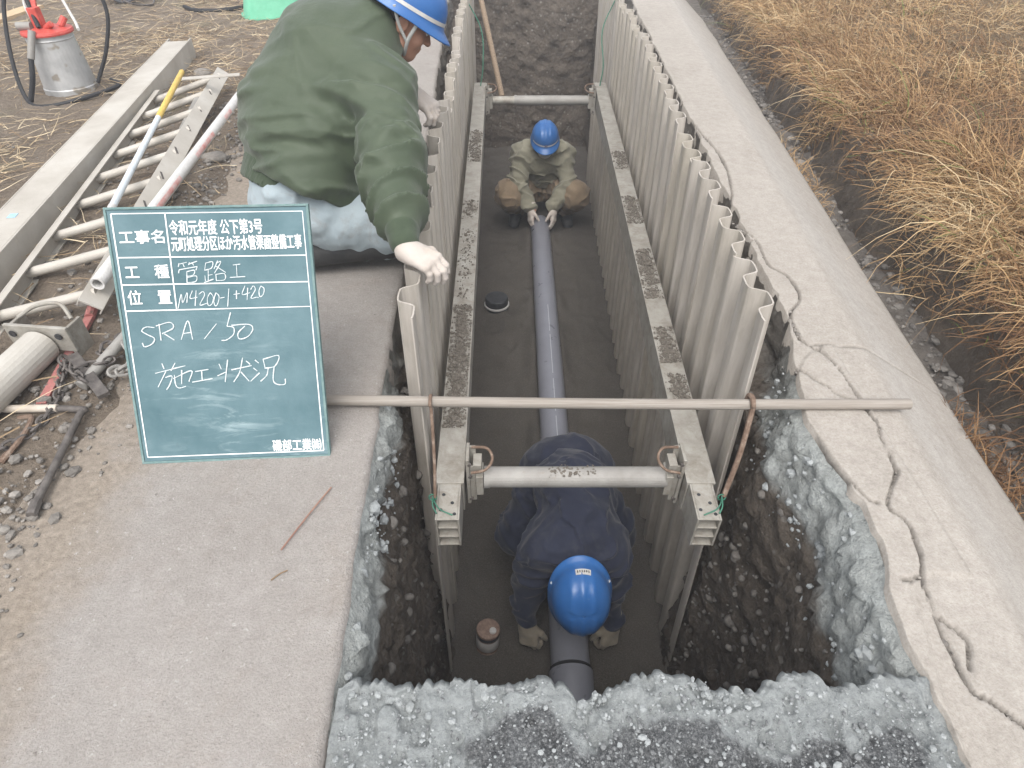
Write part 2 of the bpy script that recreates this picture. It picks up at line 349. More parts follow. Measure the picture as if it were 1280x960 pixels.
M_SKIN = simple('skin', (.42, .22, .15), (.50, .28, .20), 25, .5, 0, .0004)
M_HAIR = simple('black_hair', (.015, .012, .011), (.035, .03, .027), 120, .6, 0, .002)
M_EYE = simple('eye_white', (.6, .58, .55), (.66, .64, .62), 50, .25); M_IRIS = simple('dark_iris', (.015, .01, .008), (.03, .02, .015), 50, .2)
n = NT('blue_helmet'); col = n.ramp(n.noise(7, 5), [(.3, (.024, .11, .33)), (.7, (.04, .145, .39))])
col = n.mix(n.ramp(n.noise(24, 6, .75, dist=1), [(.6, 0), (.7, .5)]), col, (.10, .2, .38)); M_HELMET = n.done(col, .3, 0, n.bump(n.noise(60, 3), .0006), .5)
M_STRAP = simple('grey_webbing', (.42, .42, .40), (.52, .52, .5), 60, .8)
M_BOOT = simple('rubber_boot', (.022, .023, .025), (.055, .054, .052), 14, .6)

# ------------------------------------------------------------------ the setting
FLOOR = -1.49
LEAN = 0.089                                   # trench sheets lean a little towards the open pit
def x_path(y):  return np.interp(y, [-4, .4, 1.27, 3.9, 6.8, 12], [-.34, -.342, -.378, -.47, -.60, -.85])
def x_shoulder(y): return np.interp(y, [-4, .4, .6, .97, 1.24, 1.48, 1.73, 3.27, 6.8, 12], [.82, .80, .81, .868, .825, .875, .93, .99, 1.12, 1.3])
def x_outer(y): return 1.355 + .078 * np.asarray(y, float)
def x_sheet_l(y): return -.285 - .014 * (np.asarray(y, float) - 1.3)
def x_sheet_r(y): return .69 + .018 * (np.asarray(y, float) - 1.3)
Y_END = 7.15
def steps(*seg):
    out = []
    for a, b, d in seg: out += list(np.arange(a, b - 1e-6, d))
    return np.array(out + [seg[-1][1]])

# left concrete path
ys = steps((-4, .2, .35), (.2, 7, .03), (7, 40, 1.5)); xs = np.linspace(0, 1, 46)
YY, SS = np.meshgrid(ys, xs, indexing='ij')
edge = x_path(YY) + .004 * vnoise(P3(YY * 9, 0)) + .003 * vnoise(P3(YY * 40, 3))
XX = edge + (-1.75 - edge) * SS ** 1.15
ZZ = .0022 * fbm(P3(XX * 9, YY * 9), 4, 3) - .004 * (1 - sstep(0, .012, SS))
V = np.stack([XX, YY, ZZ], -1).reshape(-1, 3); F = grid_faces(len(ys), len(xs), True)
nv = len(V); m = len(xs)
side = np.stack([edge[:, 0] + .004, ys, np.full(len(ys), -.13)], -1)
Fs = [[i * m, (i + 1) * m, nv + i + 1, nv + i] for i in range(len(ys) - 1)]
structure(mesh_obj('concrete_path', np.vstack([V, side]), F.tolist() + Fs, M_PATH, smooth=True))

# right concrete shoulder: flat strip, bend, slope down to the ditch; cracks are real grooves
CRACKS = [
 [(.908, 2.51), (.933, 2.388), (.975, 2.268), (.967, 2.085), (1.015, 2.0), (1.011, 1.859), (.946, 1.763), (.93, 1.62)],
 [(.847, 1.484), (.893, 1.439), (.955, 1.35), (1.01, 1.261), (.993, 1.146), (.985, 1.057), (.919, .956), (.947, .89), (.913, .763), (.893, .669), (.882, .583), (.885, .521), (.925, .477), (.97, .428), (1.03, .33)],
 [(.827, 1.19), (.848, 1.06), (.878, .973), (.919, .956)],
 [(.96, 2.27), (.90, 2.2)], [(.93, 1.62), (.99, 1.5), (1.01, 1.262)], [(1.0, 3.6), (1.04, 3.1), (.99, 2.7), (.908, 2.51)],
 [(.905, 1.597), (1.0, 1.592), (1.085, 1.587), (1.45, 1.58)], [(.913, .763), (.86, .75)], [(.893, .669), (.93, .62), (.905, .56)],
]
CW = [.0028, .0031, .0026, .0026, .0026, .0028, .002, .0026, .0026]
ys = steps((-4, .25, .3), (.25, 2.7, .0075), (2.7, 7.2, .03), (7.2, 30, 1)); sa = np.concatenate([np.linspace(0, .55, 64), np.linspace(.57, 1, 16)])
YY, SS = np.meshgrid(ys, sa, indexing='ij')
xi = x_shoulder(YY) + .008 * vnoise(P3(YY * 7, 1), 5) + .006 * vnoise(P3(YY * 26, 3), 5); xo = x_outer(YY) + .012 * vnoise(P3(YY * 3, 0), 8)
XX = xi + (xo - xi) * SS
xb = 1.0 + .075 * np.clip(YY, 0, 7)
ZZ = -.62 * .5 * ((XX - xb) + np.sqrt((XX - xb) ** 2 + .00025)) + .003 * fbm(P3(XX * 8, YY * 8), 4, 11)
dist = np.full(XX.shape, 9.); wob = .010 * fbm(P3(XX * 22, YY * 22), 3, 21); wob2 = .010 * fbm(P3(XX * 22, YY * 22), 3, 31)
prof = np.zeros(XX.shape)
for pl, w in zip(CRACKS, CW):
    P = curve([(x, y, 0) for x, y in pl], 60)[:, :2]; dl = np.full(XX.shape, 9.)
    px, py = XX + wob * (w > .003), YY + wob2 * (w > .003)
    for a, b in zip(P[:-1], P[1:]):
        ab = b - a; h = np.clip(((px - a[0]) * ab[0] + (py - a[1]) * ab[1]) / (ab @ ab + 1e-12), 0, 1)
        dl = np.minimum(dl, np.hypot(px - a[0] - h * ab[0], py - a[1] - h * ab[1]))
    wl = w * np.clip(.70 + .75 * vnoise(P3(XX * 14, YY * 14), 77), .18, 1.3)
    prof = np.maximum(prof, 1 - sstep(wl * .5, wl * 1.6 + .002, dl))
ZZ = ZZ - .02 * prof
slab = vnoise(P3(XX * 4.2, YY * 3.1), 55); ZZ = ZZ + .006 * (slab > .1) * (XX < 1.02) * (YY < 1.6) * (prof < .5)
pale_band = np.clip(sstep(.40, .52, SS) * (1 - sstep(.58, .80, SS)) * .8 + .12 * fbm(P3(XX * 5, YY * 2), 3, 9), 0, 1)  # paler band along the bend of the slab
V = np.stack([XX, YY, ZZ], -1); m = len(sa); nv = V.shape[0] * m
s_in = V[:, 0] + np.array([-.004, 0, -.14]); s_out = V[:, -1] + np.array([.012, 0, -.16])
n1 = len(ys)
F = grid_faces(n1, m).tolist() + [[i * m, nv + i, nv + i + 1, (i + 1) * m] for i in range(n1 - 1)] + [[i * m + m - 1, (i + 1) * m + m - 1, nv + n1 + i + 1, nv + n1 + i] for i in range(n1 - 1)]
F = [f[::-1] if False else f for f in F]
z2 = np.zeros(2 * n1)
structure(mesh_obj('concrete_shoulder', np.vstack([V.reshape(-1, 3), s_in, s_out]), F, M_SHOULDER, smooth=True,
                   attrs={'crack': np.concatenate([prof.ravel(), z2]), 'pale_band': np.concatenate([pale_band.ravel(), z2])}))

# broken concrete lip between the camera and the pit
def y_lip(x): return .53 + .010 * vnoise(P3(x * 7, 0), 2) + .012 * vnoise(P3(x * 19, 0), 3) + .009 * np.abs(vnoise(P3(x * 48, 0), 4)) + .006 * vnoise(P3(x * 130, 0), 6) - .02 * np.exp(-((x - .13) / .035) ** 2) + .014 * np.exp(-((x - .06) / .03) ** 2)
xs = np.linspace(-.337, .83, 420); t = np.concatenate([np.linspace(0, 1, 110)])
XX, TT = np.meshgrid(xs, t, indexing='ij'); yl = y_lip(XX); Y0 = -.6
YY = yl + (Y0 - yl) * TT ** 1.8
ZZ = -.012 + .009 * fbm(P3(XX * 11, YY * 11), 4, 41) + .009 * fbm(P3(XX * 60, YY * 60), 3, 45) - .010 * sstep(.25, .5, vnoise(P3(XX * 30, YY * 30), 49)) + .010 * np.exp(-((YY - yl) / .05) ** 2) * (.5 + fbm(P3(XX * 16, YY * 8), 2, 47))
gx = .5 * (np.tanh((XX + .05) / .12) + 1) * .5 * (np.tanh((.74 - XX) / .07) + 1)
grit = sstep(.38, .62, gx * sstep(.045, .13, yl - YY + .06 * fbm(P3(XX * 7, YY * 7), 3, 61)) * (.95 + .8 * fbm(P3(XX * 14, YY * 14), 4, 63)) + .5 * np.exp(-((XX - .04) / .08) ** 2) * sstep(.015, .06, yl - YY))
V = [np.stack([XX, YY, ZZ], -1)]; 
yl = yl
rows = []
for k, (dy, dz) in enumerate(((.012, -.02), (.004, -.06), (-.02, -.13), (-.04, -.25))):
    rows.append(np.stack([xs, yl[:, 0] + dy + .012 * fbm(P3(xs * 20, k), 3, 71), ZZ[:, 0] + dz], -1))
allr = np.concatenate([np.stack(rows[::-1], 1), V[0]], 1); gr = np.concatenate([np.zeros((len(xs), 4)), grit], 1)
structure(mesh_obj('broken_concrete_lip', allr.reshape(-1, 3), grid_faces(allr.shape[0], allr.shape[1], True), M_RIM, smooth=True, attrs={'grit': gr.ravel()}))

# pit and trench side walls
def wall(name, left):
    ys = steps((.44, 1.7, .016), (1.7, 7.45, .05)); tt = np.linspace(0, 1, 90)
    V = np.zeros((len(ys), len(tt), 3)); C = np.zeros((len(ys), len(tt)))
    for i, y in enumerate(ys):
        if left:
            e = float(x_path(y)) - .002; s = float(x_sheet_l(y)) - .05
            near = [(e, -.012), (e + .022, -.05), (e + .035, -.13), (e + .05, -.3), (e + .075, -.9), (-.27, -1.6)]
            far = [(e, -.012), (e + .012, -.10), (e + .03, -.16), (s - .02, -.20), (s, -.30), (s, -1.6)]; k = sstep(1.28, 1.52, y)
        else:
            e = float(x_shoulder(y)) + .004; s = float(x_sheet_r(y)) + .05
            near = [(e, -.012), (e - .03, -.035), (e - .06, -.10), (e - .085, -.22), (e - .12, -.8), (.66, -1.6)]
            far = [(e, -.012), (e - .012, -.10), (e - .03, -.15), (s + .02, -.20), (s, -.30), (s, -1.6)]; k = sstep(1.3, 1.6, y)
        Q = np.array(near) * (1 - k) + np.array(far) * k
        d = np.concatenate([[0], np.cumsum(np.hypot(*np.diff(Q, axis=0).T))]); d /= d[-1]
        d = np.array([0, .06, .13, .24, .6, 1.]) * .6 + d * .4; d[0] = 0; d[-1] = 1
        V[i, :, 0] = np.interp(tt, d, Q[:, 0]); V[i, :, 2] = np.interp(tt, d, Q[:, 1]); V[i, :, 1] = y
    sg = 1 if left else -1
    P = V.copy(); amp = sstep(0, .05, tt)[None, :]
    nz = .030 * fbm(P * [6, 6, 6], 3, 81 + left) + .018 * fbm(P * 20, 4, 83) 
    st = np.abs(fbm(P * 13, 2, 88)); nz = nz + .012 * (st < .08) + .009 * np.abs(fbm(P * 34, 2, 89)) + .010 * fbm(P * 70, 2, 90)
    V[:, :, 0] += sg * nz * amp; V[:, :, 2] += .012 * fbm(P * 22, 3, 85) * amp
    zl = -.13 if left else -.17
    cz = P[:, :, 2] + .05 * fbm(P * [5, 5, 0] + 3, 2, 91) + .03 * fbm(P * 22, 3, 93)
    C = sstep(zl - .025, zl + .02, cz) * (1 - .85 * sstep(1.35, 1.8, P[:, :, 1]))
    C = np.clip(C + .4 * (1 - sstep(.45, .62, P[:, :, 1])) * sstep(-.5, -.2, cz), 0, 1)
    return structure(mesh_obj(name, V.reshape(-1, 3), grid_faces(len(ys), len(tt), not left), M_WALL, smooth=True, attrs={'conc': C.ravel()}))
wall('pit_wall_path_side', True); wall('pit_wall_shoulder_side', False)
# earth face closing the far end, and the near face under the lip
xs = np.linspace(-.62, 1.12, 80); zs = np.linspace(0, 1, 70); XX, TT = np.meshgrid(xs, zs, indexing='ij')
ZZ = -.02 + (FLOOR - .1) * TT; YY = Y_END - .05 + .16 * (1 - TT) + .07 * fbm(P3(XX * 3, ZZ * 3), 4, 101) + .03 * fbm(P3(XX * 14, ZZ * 14), 3, 103)
structure(mesh_obj('trench_end_face', np.stack([XX, YY, ZZ], -1).reshape(-1, 3), grid_faces(80, 70, False), M_WALL, smooth=True, attrs={'conc': np.zeros(80 * 70)}))
xs = np.linspace(-.40, .95, 40); XX, TT = np.meshgrid(xs, np.linspace(0, 1, 30), indexing='ij'); ZZ = -.2 + (FLOOR - .1 + .2) * TT
YY = .47 + .02 * fbm(P3(XX * 6, ZZ * 6), 3, 105)
structure(mesh_obj('pit_near_face', np.stack([XX, YY, ZZ], -1).reshape(-1, 3), grid_faces(40, 30, True), M_WALL, smooth=True, attrs={'conc': np.zeros(1200)}))
# sand bed
xs = np.linspace(-.5, 1.0, 90); ys = np.linspace(.4, 7.6, 360); XX, YY = np.meshgrid(xs, ys, indexing='ij')
ZZ = FLOOR + .018 * fbm(P3(XX * 5, YY * 5), 3, 111) + .012 * fbm(P3(XX * 16, YY * 16), 3, 113) - .012 * (vnoise(P3(XX * 7, YY * 4), 115) > .45)
ZZ += .05 * np.exp(-((np.abs(XX - .245) - .10) / .05) ** 2) * (.6 + .5 * vnoise(P3(0, YY * 4), 3))
structure(mesh_obj('trench_bed', np.stack([XX, YY, ZZ], -1).reshape(-1, 3), grid_faces(90, 360), M_SAND, smooth=True))

# dirt ground: one sheet to the horizon, open where the concrete and the trench are
xs = np.concatenate([[-90, -50, -25, -14, -9, -6.5], np.arange(-5.2, -.95, .028), [-.8, -.5, 0, .5, 1, 1.33]])
ys = np.concatenate([[-90, -40, -15, -6, -3], np.arange(-1, 8, .03), np.arange(8, 12, .25), [14, 18, 25, 40, 90]])
XX, YY = np.meshgrid(xs, ys, indexing='ij')
bx = -1.13 + .07 * vnoise(P3(YY * 2.2, 0), 121) + .05 * vnoise(P3(YY * 7, 0), 122) - .22 * sstep(1.5, 3.2, YY) - .12 * np.exp(-((YY - .9) / .3) ** 2) * 0
d = bx - XX
ZZ = np.clip(d * .10, -.03, .022) + (.016 * fbm(P3(XX * 6, YY * 6), 4, 123) + .012 * fbm(P3(XX * 22, YY * 22), 3, 125)) * sstep(-.05, .25, d)
ZZ += .03 * fbm(P3(XX * 1.3, YY * 1.3), 2, 127) * sstep(.2, 1.2, d)
ZZ = np.where((XX > -1.0) & (YY < 7.2), -.4, ZZ); ZZ = np.where(XX > -1.0, np.minimum(ZZ, -.02), ZZ)
F = grid_faces(len(xs), len(ys)); cx = XX.ravel()[F].mean(1); cy = YY.ravel()[F].mean(1)
F = F[~((cx > -.98) & (cy > -3.5) & (cy < 7.22))]
structure(mesh_obj('ground', np.stack([XX, YY, ZZ], -1).reshape(-1, 3), F, M_DIRT, smooth=True))
def ground_z(x, y):
    return float(np.clip((-1.13 - .22 * sstep(1.5, 3.2, y) - x) * .10, -.03, .022))

# stony ditch bed and the grass bank beyond it (sheets follow the slanted shoulder)
us = np.linspace(-.12, .36, 34); ys = steps((-4, .5, .3), (.5, 7, .03), (7, 30, .8)); UU, YY = np.meshgrid(us, ys, indexing='ij')
XX = x_outer(YY) + UU; ZZ = -.31 + .03 * fbm(P3(XX * 5, YY * 5), 3, 131) + .02 * fbm(P3(XX * 18, YY * 18), 3, 133) + .10 * sstep(.16, .36, UU)
structure(mesh_obj('ditch_bed', np.stack([XX, YY, ZZ], -1).reshape(-1, 3), grid_faces(len(us), len(ys)), M_DITCH, smooth=True))
def bank_z(u, x, y):
    return -.34 + .34 * sstep(.19, .30, u + .04 + .04 * vnoise(P3(x * 2.5, y * 2.5), 141)) + .10 * sstep(.33, 1.5, u) + .035 * fbm(P3(x * 2, y * 2), 3, 143) * sstep(.25, .6, u) + .02 * fbm(P3(x * 12, y * 12), 3, 145)
us = np.concatenate([np.arange(.14, 1.2, .03), np.arange(1.2, 4, .12), [5, 7, 10, 16, 30, 90]]); ys = steps((-90, -10, 20), (-10, .5, .8), (.5, 8, .04), (8, 16, .3), (16, 96, 8))
UU, YY = np.meshgrid(us, ys, indexing='ij'); XX = x_outer(np.clip(YY, -20, 20)) + UU
ZZ = bank_z(UU, XX, YY)
XX = XX + .035 * fbm(P3(XX * 5, YY * 5, 0) + np.stack([0 * ZZ, 0 * ZZ, ZZ * 8], -1), 3, 147) * sstep(.14, .2, UU) * (1 - sstep(.6, 1.0, UU))
structure(mesh_obj('grass_bank', np.stack([XX, YY, ZZ], -1).reshape(-1, 3), grid_faces(len(us), len(ys)), M_BANK, smooth=True))

# ------------------------------------------------------------------ uncountable stuff: grass, straw, stones
def blades(name, roots, az, el0, bend, length, width, tint, mat, label, cat, seg=4):
    N = len(roots); P = roots.copy(); el = el0.copy(); rows = []; sidev = np.stack([-np.sin(az), np.cos(az), np.zeros(N)], -1)
    roll = RNG.uniform(-1, 1, N)
    for k in range(seg + 1):
        w = width * (1 - (k / seg) ** 1.6) * .5 + .0004
        dirv = np.stack([np.cos(az) * np.cos(el), np.sin(az) * np.cos(el), np.sin(el)], -1)
        up = np.cross(sidev, dirv); sv = sidev * np.cos(roll)[:, None] + up * np.sin(roll)[:, None]
        rows += [P - sv * w[:, None], P + sv * w[:, None]]
        P = P + dirv * (length / seg)[:, None]; el = el - bend / seg; az = az + RNG.normal(0, .12, N)
    V = np.stack(rows, 1); m = V.shape[1]; base = np.arange(N)[:, None] * m
    F = np.concatenate([np.stack([base[:, 0] + 2 * k, base[:, 0] + 2 * k + 1, base[:, 0] + 2 * k + 3, base[:, 0] + 2 * k + 2], -1) for k in range(seg)])
    return stuff(mesh_obj(name, V.reshape(-1, 3), F, mat, attrs={'tint': np.repeat(tint, m)}), label, cat)
N = 112000
u = np.concatenate([RNG.gamma(1.25, .62, N * 2 // 3) + .28, RNG.uniform(.20, .65, N // 3)])[:N]; N = len(u); y = .9 + 8.2 * RNG.random(N) ** 1.15
keep = u < 4.2; u, y = u[keep], y[keep]; N = len(u); x = x_outer(y) + u
cl = vnoise(P3(x * 3.2, y * 3.2), 151); cl2 = vnoise(P3(x * 1.2, y * 1.2), 152)
keep = RNG.random(N) < .55 + .7 * np.clip(cl + .3, 0, 1); x, y, u, cl, cl2 = x[keep], y[keep], u[keep], cl[keep], cl2[keep]; N = len(x)
z = bank_z(u, x, y) - .008
az = RNG.normal(math.pi * 1.05, 1.25, N) + 2.2 * cl2 + 1.2 * cl; lip = u < .52
az = np.where(lip, RNG.normal(math.pi * 1.08, 1.0, N) + 1.1 * cl, az); az = np.where(RNG.random(N) < .25, RNG.uniform(0, 6.28, N), az)
el0 = np.clip(RNG.normal(.70, .42, N), .0, 1.45); el0 = np.where(lip, np.clip(RNG.normal(.45, .35, N), -.1, 1.3), el0)
bend = np.clip(RNG.normal(1.5, .6, N), .2, 2.8); L = np.clip(RNG.gamma(6, .035, N), .06, .45) * (1 + .35 * cl)
L = L * (.55 + .3 * sstep(.33, .75, u)) * np.where(u < .5, RNG.uniform(.55, 1.35, N), 1)
mat_ = RNG.random(N) < .35; el0 = np.where(mat_, RNG.normal(.12, .15, N), el0); bend = np.where(mat_, RNG.normal(.2, .4, N), bend); lng = RNG.random(N) < .02; L = np.where(lng, L * 2.0, L)
red = sstep(.25, .6, vnoise(P3(x * 1.9, y * 1.9), 157))
tint = np.clip(.50 + .26 * cl2 + .14 * cl - .30 * red + RNG.normal(0, .17, N) + .3 * lng, 0, .88); gm = RNG.random(N) < (.010 + .10 * (vnoise(P3(x * 1.6, y * 1.6), 159) > .74)); tint = np.where(gm, RNG.uniform(.92, 1, N), tint)
blades('dry_grass', np.stack([x, y, z], -1), az, el0, bend, L, RNG.uniform(.0018, .0045, N), tint, M_GRASS, 'dry yellow brown grass covering the bank beyond the stony ditch', 'grass')
# reddish weeds at the ditch edge beside the end of the pole
N = 420; y = RNG.normal(1.33, .13, N); x = x_outer(y) + RNG.normal(.02, .05, N)
blades('dead_weeds', np.stack([x, y, np.full(N, -.30) + .02], -1), RNG.uniform(0, 6.28, N), RNG.uniform(.1, 1.2, N), RNG.uniform(.2, 1.6, N), RNG.uniform(.05, .2, N), RNG.uniform(.002, .004, N), np.clip(RNG.normal(.12, .1, N), 0, .5), M_GRASS, 'reddish brown dead weeds at the ditch edge near the end of the pole', 'weeds')
N = 350; y = RNG.normal(3.5, .25, N); x = x_outer(y) + RNG.normal(-.0, .05, N)
blades('yellow_weeds', np.stack([x, y, np.full(N, -.29)], -1), RNG.uniform(0, 6.28, N), RNG.uniform(.1, 1.2, N), RNG.uniform(.2, 1.6, N), RNG.uniform(.05, .18, N), RNG.uniform(.002, .004, N), np.clip(RNG.normal(.55, .1, N), 0, .85), M_GRASS, 'pale yellow weeds on the far part of the ditch edge', 'weeds')
N = 26000
x = -1.25 - RNG.gamma(1.6, .9, N); y = RNG.uniform(.8, 8.5, N); dn = vnoise(P3(x * 1.5, y * 1.5), 161)
keep = (x > -5.2) & (RNG.random(N) < .15 + .85 * sstep(-.1, .5, dn) + .25 * (y > 4)) & ~((x > -1.75) & (y < 2.2) & (RNG.random(N) < .8)); x, y = x[keep], y[keep]; N = len(x)
z = np.array([ground_z(a, b) for a, b in zip(x, y)]) + .012 + .03 * fbm(P3(x * 1.3, y * 1.3), 2, 127) * sstep(.2, 1.2, -1.13 - x)
blades('straw', np.stack([x, y, z], -1), RNG.uniform(0, 6.28, N), RNG.normal(.10, .12, N), RNG.normal(.2, .3, N), RNG.uniform(.04, .22, N), RNG.uniform(.0015, .004, N), RNG.random(N), M_STRAW, 'loose pale straw scattered over the brown dirt', 'straw')

bm = bmesh.new(); bmesh.ops.create_icosphere(bm, subdivisions=2, radius=1); IV = np.array([v.co[:] for v in bm.verts]); IF = np.array([[v.index for v in f.verts] for f in bm.faces]); bm.free()
bm = bmesh.new(); bmesh.ops.create_icosphere(bm, subdivisions=1, radius=1); IV1 = np.array([v.co[:] for v in bm.verts]); IF1 = np.array([[v.index for v in f.verts] for f in bm.faces]); bm.free()
def stones(name, pos, size, mat, label, cat, tint=None, flat=.65, sink=.3, fine=False):
    N = len(pos); B, BF = (IV, IF) if fine else (IV1, IF1)
    V = np.repeat(B[None], N, 0); V = V * (1 + .28 * fbm(V * .9 + RNG.uniform(0, 90, (N, 1, 3)), 2, 171)[..., None])
    V = V * RNG.uniform([.7, .7, flat * .7], [1.3, 1.1, flat * 1.2], (N, 3))[:, None, :]
    a = RNG.uniform(0, 6.28, N); c, s = np.cos(a), np.sin(a)
    V = np.stack([V[..., 0] * c[:, None] - V[..., 1] * s[:, None], V[..., 0] * s[:, None] + V[..., 1] * c[:, None], V[..., 2]], -1)
    V = V * size[:, None, None] * .5; off = pos.copy(); off[:, 2] += size * .5 * flat * (1 - 2 * sink)
    V = V + off[:, None, :]; m = len(B)
    F = (BF[None] + (np.arange(N) * m)[:, None, None]).reshape(-1, 3); t = RNG.random(N) if tint is None else tint
    return stuff(mesh_obj(name, V.reshape(-1, 3), F, mat, attrs={'tint': np.repeat(t, m)}, smooth=fine), label, cat)
N = 3600; y = .7 + 7 * RNG.random(N) ** 1.3; uu = np.clip(RNG.normal(.09, .09, N), -.02, .3)
stones('ditch_gravel', np.stack([x_outer(y) + uu, y, -.312 + .10 * sstep(.12, .36, uu)], -1), np.clip(RNG.gamma(1.7, .009, N), .006, .075), M_STONE, 'grey gravel and small stones lining the ditch bed', 'gravel', np.clip(RNG.normal(.32, .26, N), 0, 1))
N = 2600; y = RNG.uniform(.45, 4.2, N); x = -1.12 - RNG.gamma(1.3, .16, N) - .22 * sstep(1.5, 3.2, y) + .05 * RNG.normal(0, 1, N)
stones('path_edge_gravel', np.stack([x, y, np.array([max(.0, ground_z(a, b)) for a, b in zip(x, y)])], -1), np.clip(RNG.gamma(2, .006, N), .004, .045), M_STONE, 'small stones along the dirty edge of the concrete path', 'gravel')
N = 7000; x = RNG.uniform(-.32, .80, N); y = np.array(y_lip(x)) - RNG.uniform(.004, .33, N)
inn = (x > -.1) & (x < .76) & (y < .47)
tint = np.where(RNG.random(N) < np.where(inn, .62, .2), RNG.uniform(0, .32, N), RNG.uniform(.34, 1, N) ** 1.3)
stones('lip_crumbs', np.stack([x, y, np.full(N, -.010)], -1), np.clip(RNG.gamma(1.5, .0022, N), .0018, .019), M_CRUMB, 'pale concrete crumbs and black asphalt grit on the broken lip', 'crumbs', tint)
# stones bedded in the pit walls
def bedded(name, left, label):
    N = 420 if not left else 260
    y = RNG.uniform(.55, 1.45, N) if not left else RNG.uniform(.55, 1.4, N); z = -RNG.beta(1.3, 1.6, N) * 1.3 - .16
    if left: xw = np.interp(z, [-1.6, -.9, -.3, -.13], [-.27, -.29, -.315, -.33]) - .01 * (y > 1)
    else: xw = x_shoulder(y) - np.interp(z, [-1.6, -.8, -.22, -.1], [.17, .12, .085, .06])
    xw = xw + RNG.uniform(-.008, .010, N)
    return stones(name, np.stack([xw, y, z], -1), np.clip(RNG.gamma(2.0, .0075, N), .006, .05), M_STONE, label, 'stones', np.clip(RNG.normal(.08, .16, N), 0, .6), flat=.85, sink=.7, fine=True)
bedded('bedded_stones', False, 'round stones bedded in the soil wall below the cracked shoulder')
bedded('bedded_stones', True, 'small stones bedded in the soil wall below the concrete path')
N = 260; x = np.concatenate([RNG.uniform(.80, .98, N)]); k = RNG.integers(0, 2, N); tt = RNG.random(N)
pts = []
for i in range(N):
    P = curve([(a, b, 0) for a, b in CRACKS[1 if k[i] else 0]], 60); pts.append(P[int(tt[i] * (len(P) - 1))] + [RNG.normal(0, .008), RNG.normal(0, .008), -.010])
pts = np.array(pts); pts = pts[pts[:, 0] < 1.0]
stones('crack_rubble', pts, np.clip(RNG.gamma(2, .004, len(pts)), .003, .022), M_STONE, 'broken chips lying in the cracks of the concrete shoulder', 'rubble', np.clip(RNG.normal(.6, .25, len(pts)), 0, 1))
N = 900; y = RNG.uniform(1.5, 6.2, N); sd_ = RNG.random(N) < .5
x = np.where(sd_, x_path(y) + (x_sheet_l(y) - .05 - x_path(y)) * RNG.random(N), x_shoulder(y) + (x_sheet_r(y) + .05 - x_shoulder(y)) * RNG.random(N))
stones('backfill_rubble', np.stack([x, y, np.full(N, -.185)], -1), np.clip(RNG.gamma(2, .012, N), .01, .09), M_STONE, 'dark rubble packed between the trench sheets and the cut concrete', 'rubble', np.clip(RNG.normal(.12, .15, N), 0, 1))

# pale broken chunks along the torn edges
N = 260; x = RNG.uniform(-.33, .82, N); y = np.array(y_lip(x)) - np.abs(RNG.normal(0, .014, N)) - .003
stones('broken_chunks', np.stack([x, y, np.full(N, -.022)], -1), np.clip(RNG.gamma(2.0, .005, N), .004, .03), M_CRUMB, 'pale broken concrete chunks along the torn edge of the pit', 'rubble', RNG.uniform(.36, .8, N), flat=.8, sink=.45)
N = 300; y = RNG.uniform(.55, 1.5, N); zz = -RNG.beta(1.2, 1.8, N) * .26 - .03
stones('broken_chunks', np.stack([x_shoulder(y) - np.interp(zz, [-.3, -.22, -.1, -.03], [.095, .085, .06, .035]) + RNG.uniform(-.004, .012, N), y, zz], -1), np.clip(RNG.gamma(2.0, .0055, N), .005, .036), M_CRUMB, 'pale broken concrete chunks in the pit wall under the cracked shoulder', 'rubble', RNG.uniform(.36, .8, N), flat=.85, sink=.6)
N = 200; y = RNG.uniform(.5, 1.35, N); zz = -RNG.beta(1.2, 1.8, N) * .2 - .03
stones('broken_chunks', np.stack([x_path(y) + np.interp(zz, [-.3, -.13, -.05], [.045, .033, .02]) - RNG.uniform(-.003, .010, N), y, zz], -1), np.clip(RNG.gamma(2.2, .006, N), .006, .04), M_CRUMB, 'pale broken concrete chunks in the pit wall under the path', 'rubble', RNG.uniform(.36, .8, N), flat=.85, sink=.6)

# thin haze volume added over the whole site to veil the view  # name_haze
bm = bmesh.new(); bmesh.ops.create_cube(bm, size=2); me = bpy.data.meshes.new('haze'); bm.to_mesh(me); bm.free(); hz = bpy.data.objects.new('haze', me); COL.objects.link(hz)
hz.scale = (110, 110, 2.6); hz.location = (0, 0, -.15)
hm = bpy.data.materials.new('haze_veil'); hm.use_nodes = True; t_ = hm.node_tree; t_.nodes.clear(); o_ = t_.nodes.new('ShaderNodeOutputMaterial'); pv = t_.nodes.new('ShaderNodeVolumePrincipled')
pv.inputs['Color'].default_value = (.9, .94, 1, 1); pv.inputs['Density'].default_value = .010; t_.links.new(pv.outputs[0], o_.inputs['Volume']); me.materials.append(hm)
hz['kind'] = 'stuff'; tag(hz, 'thin pale haze added over the excavation site as a veil', 'haze')

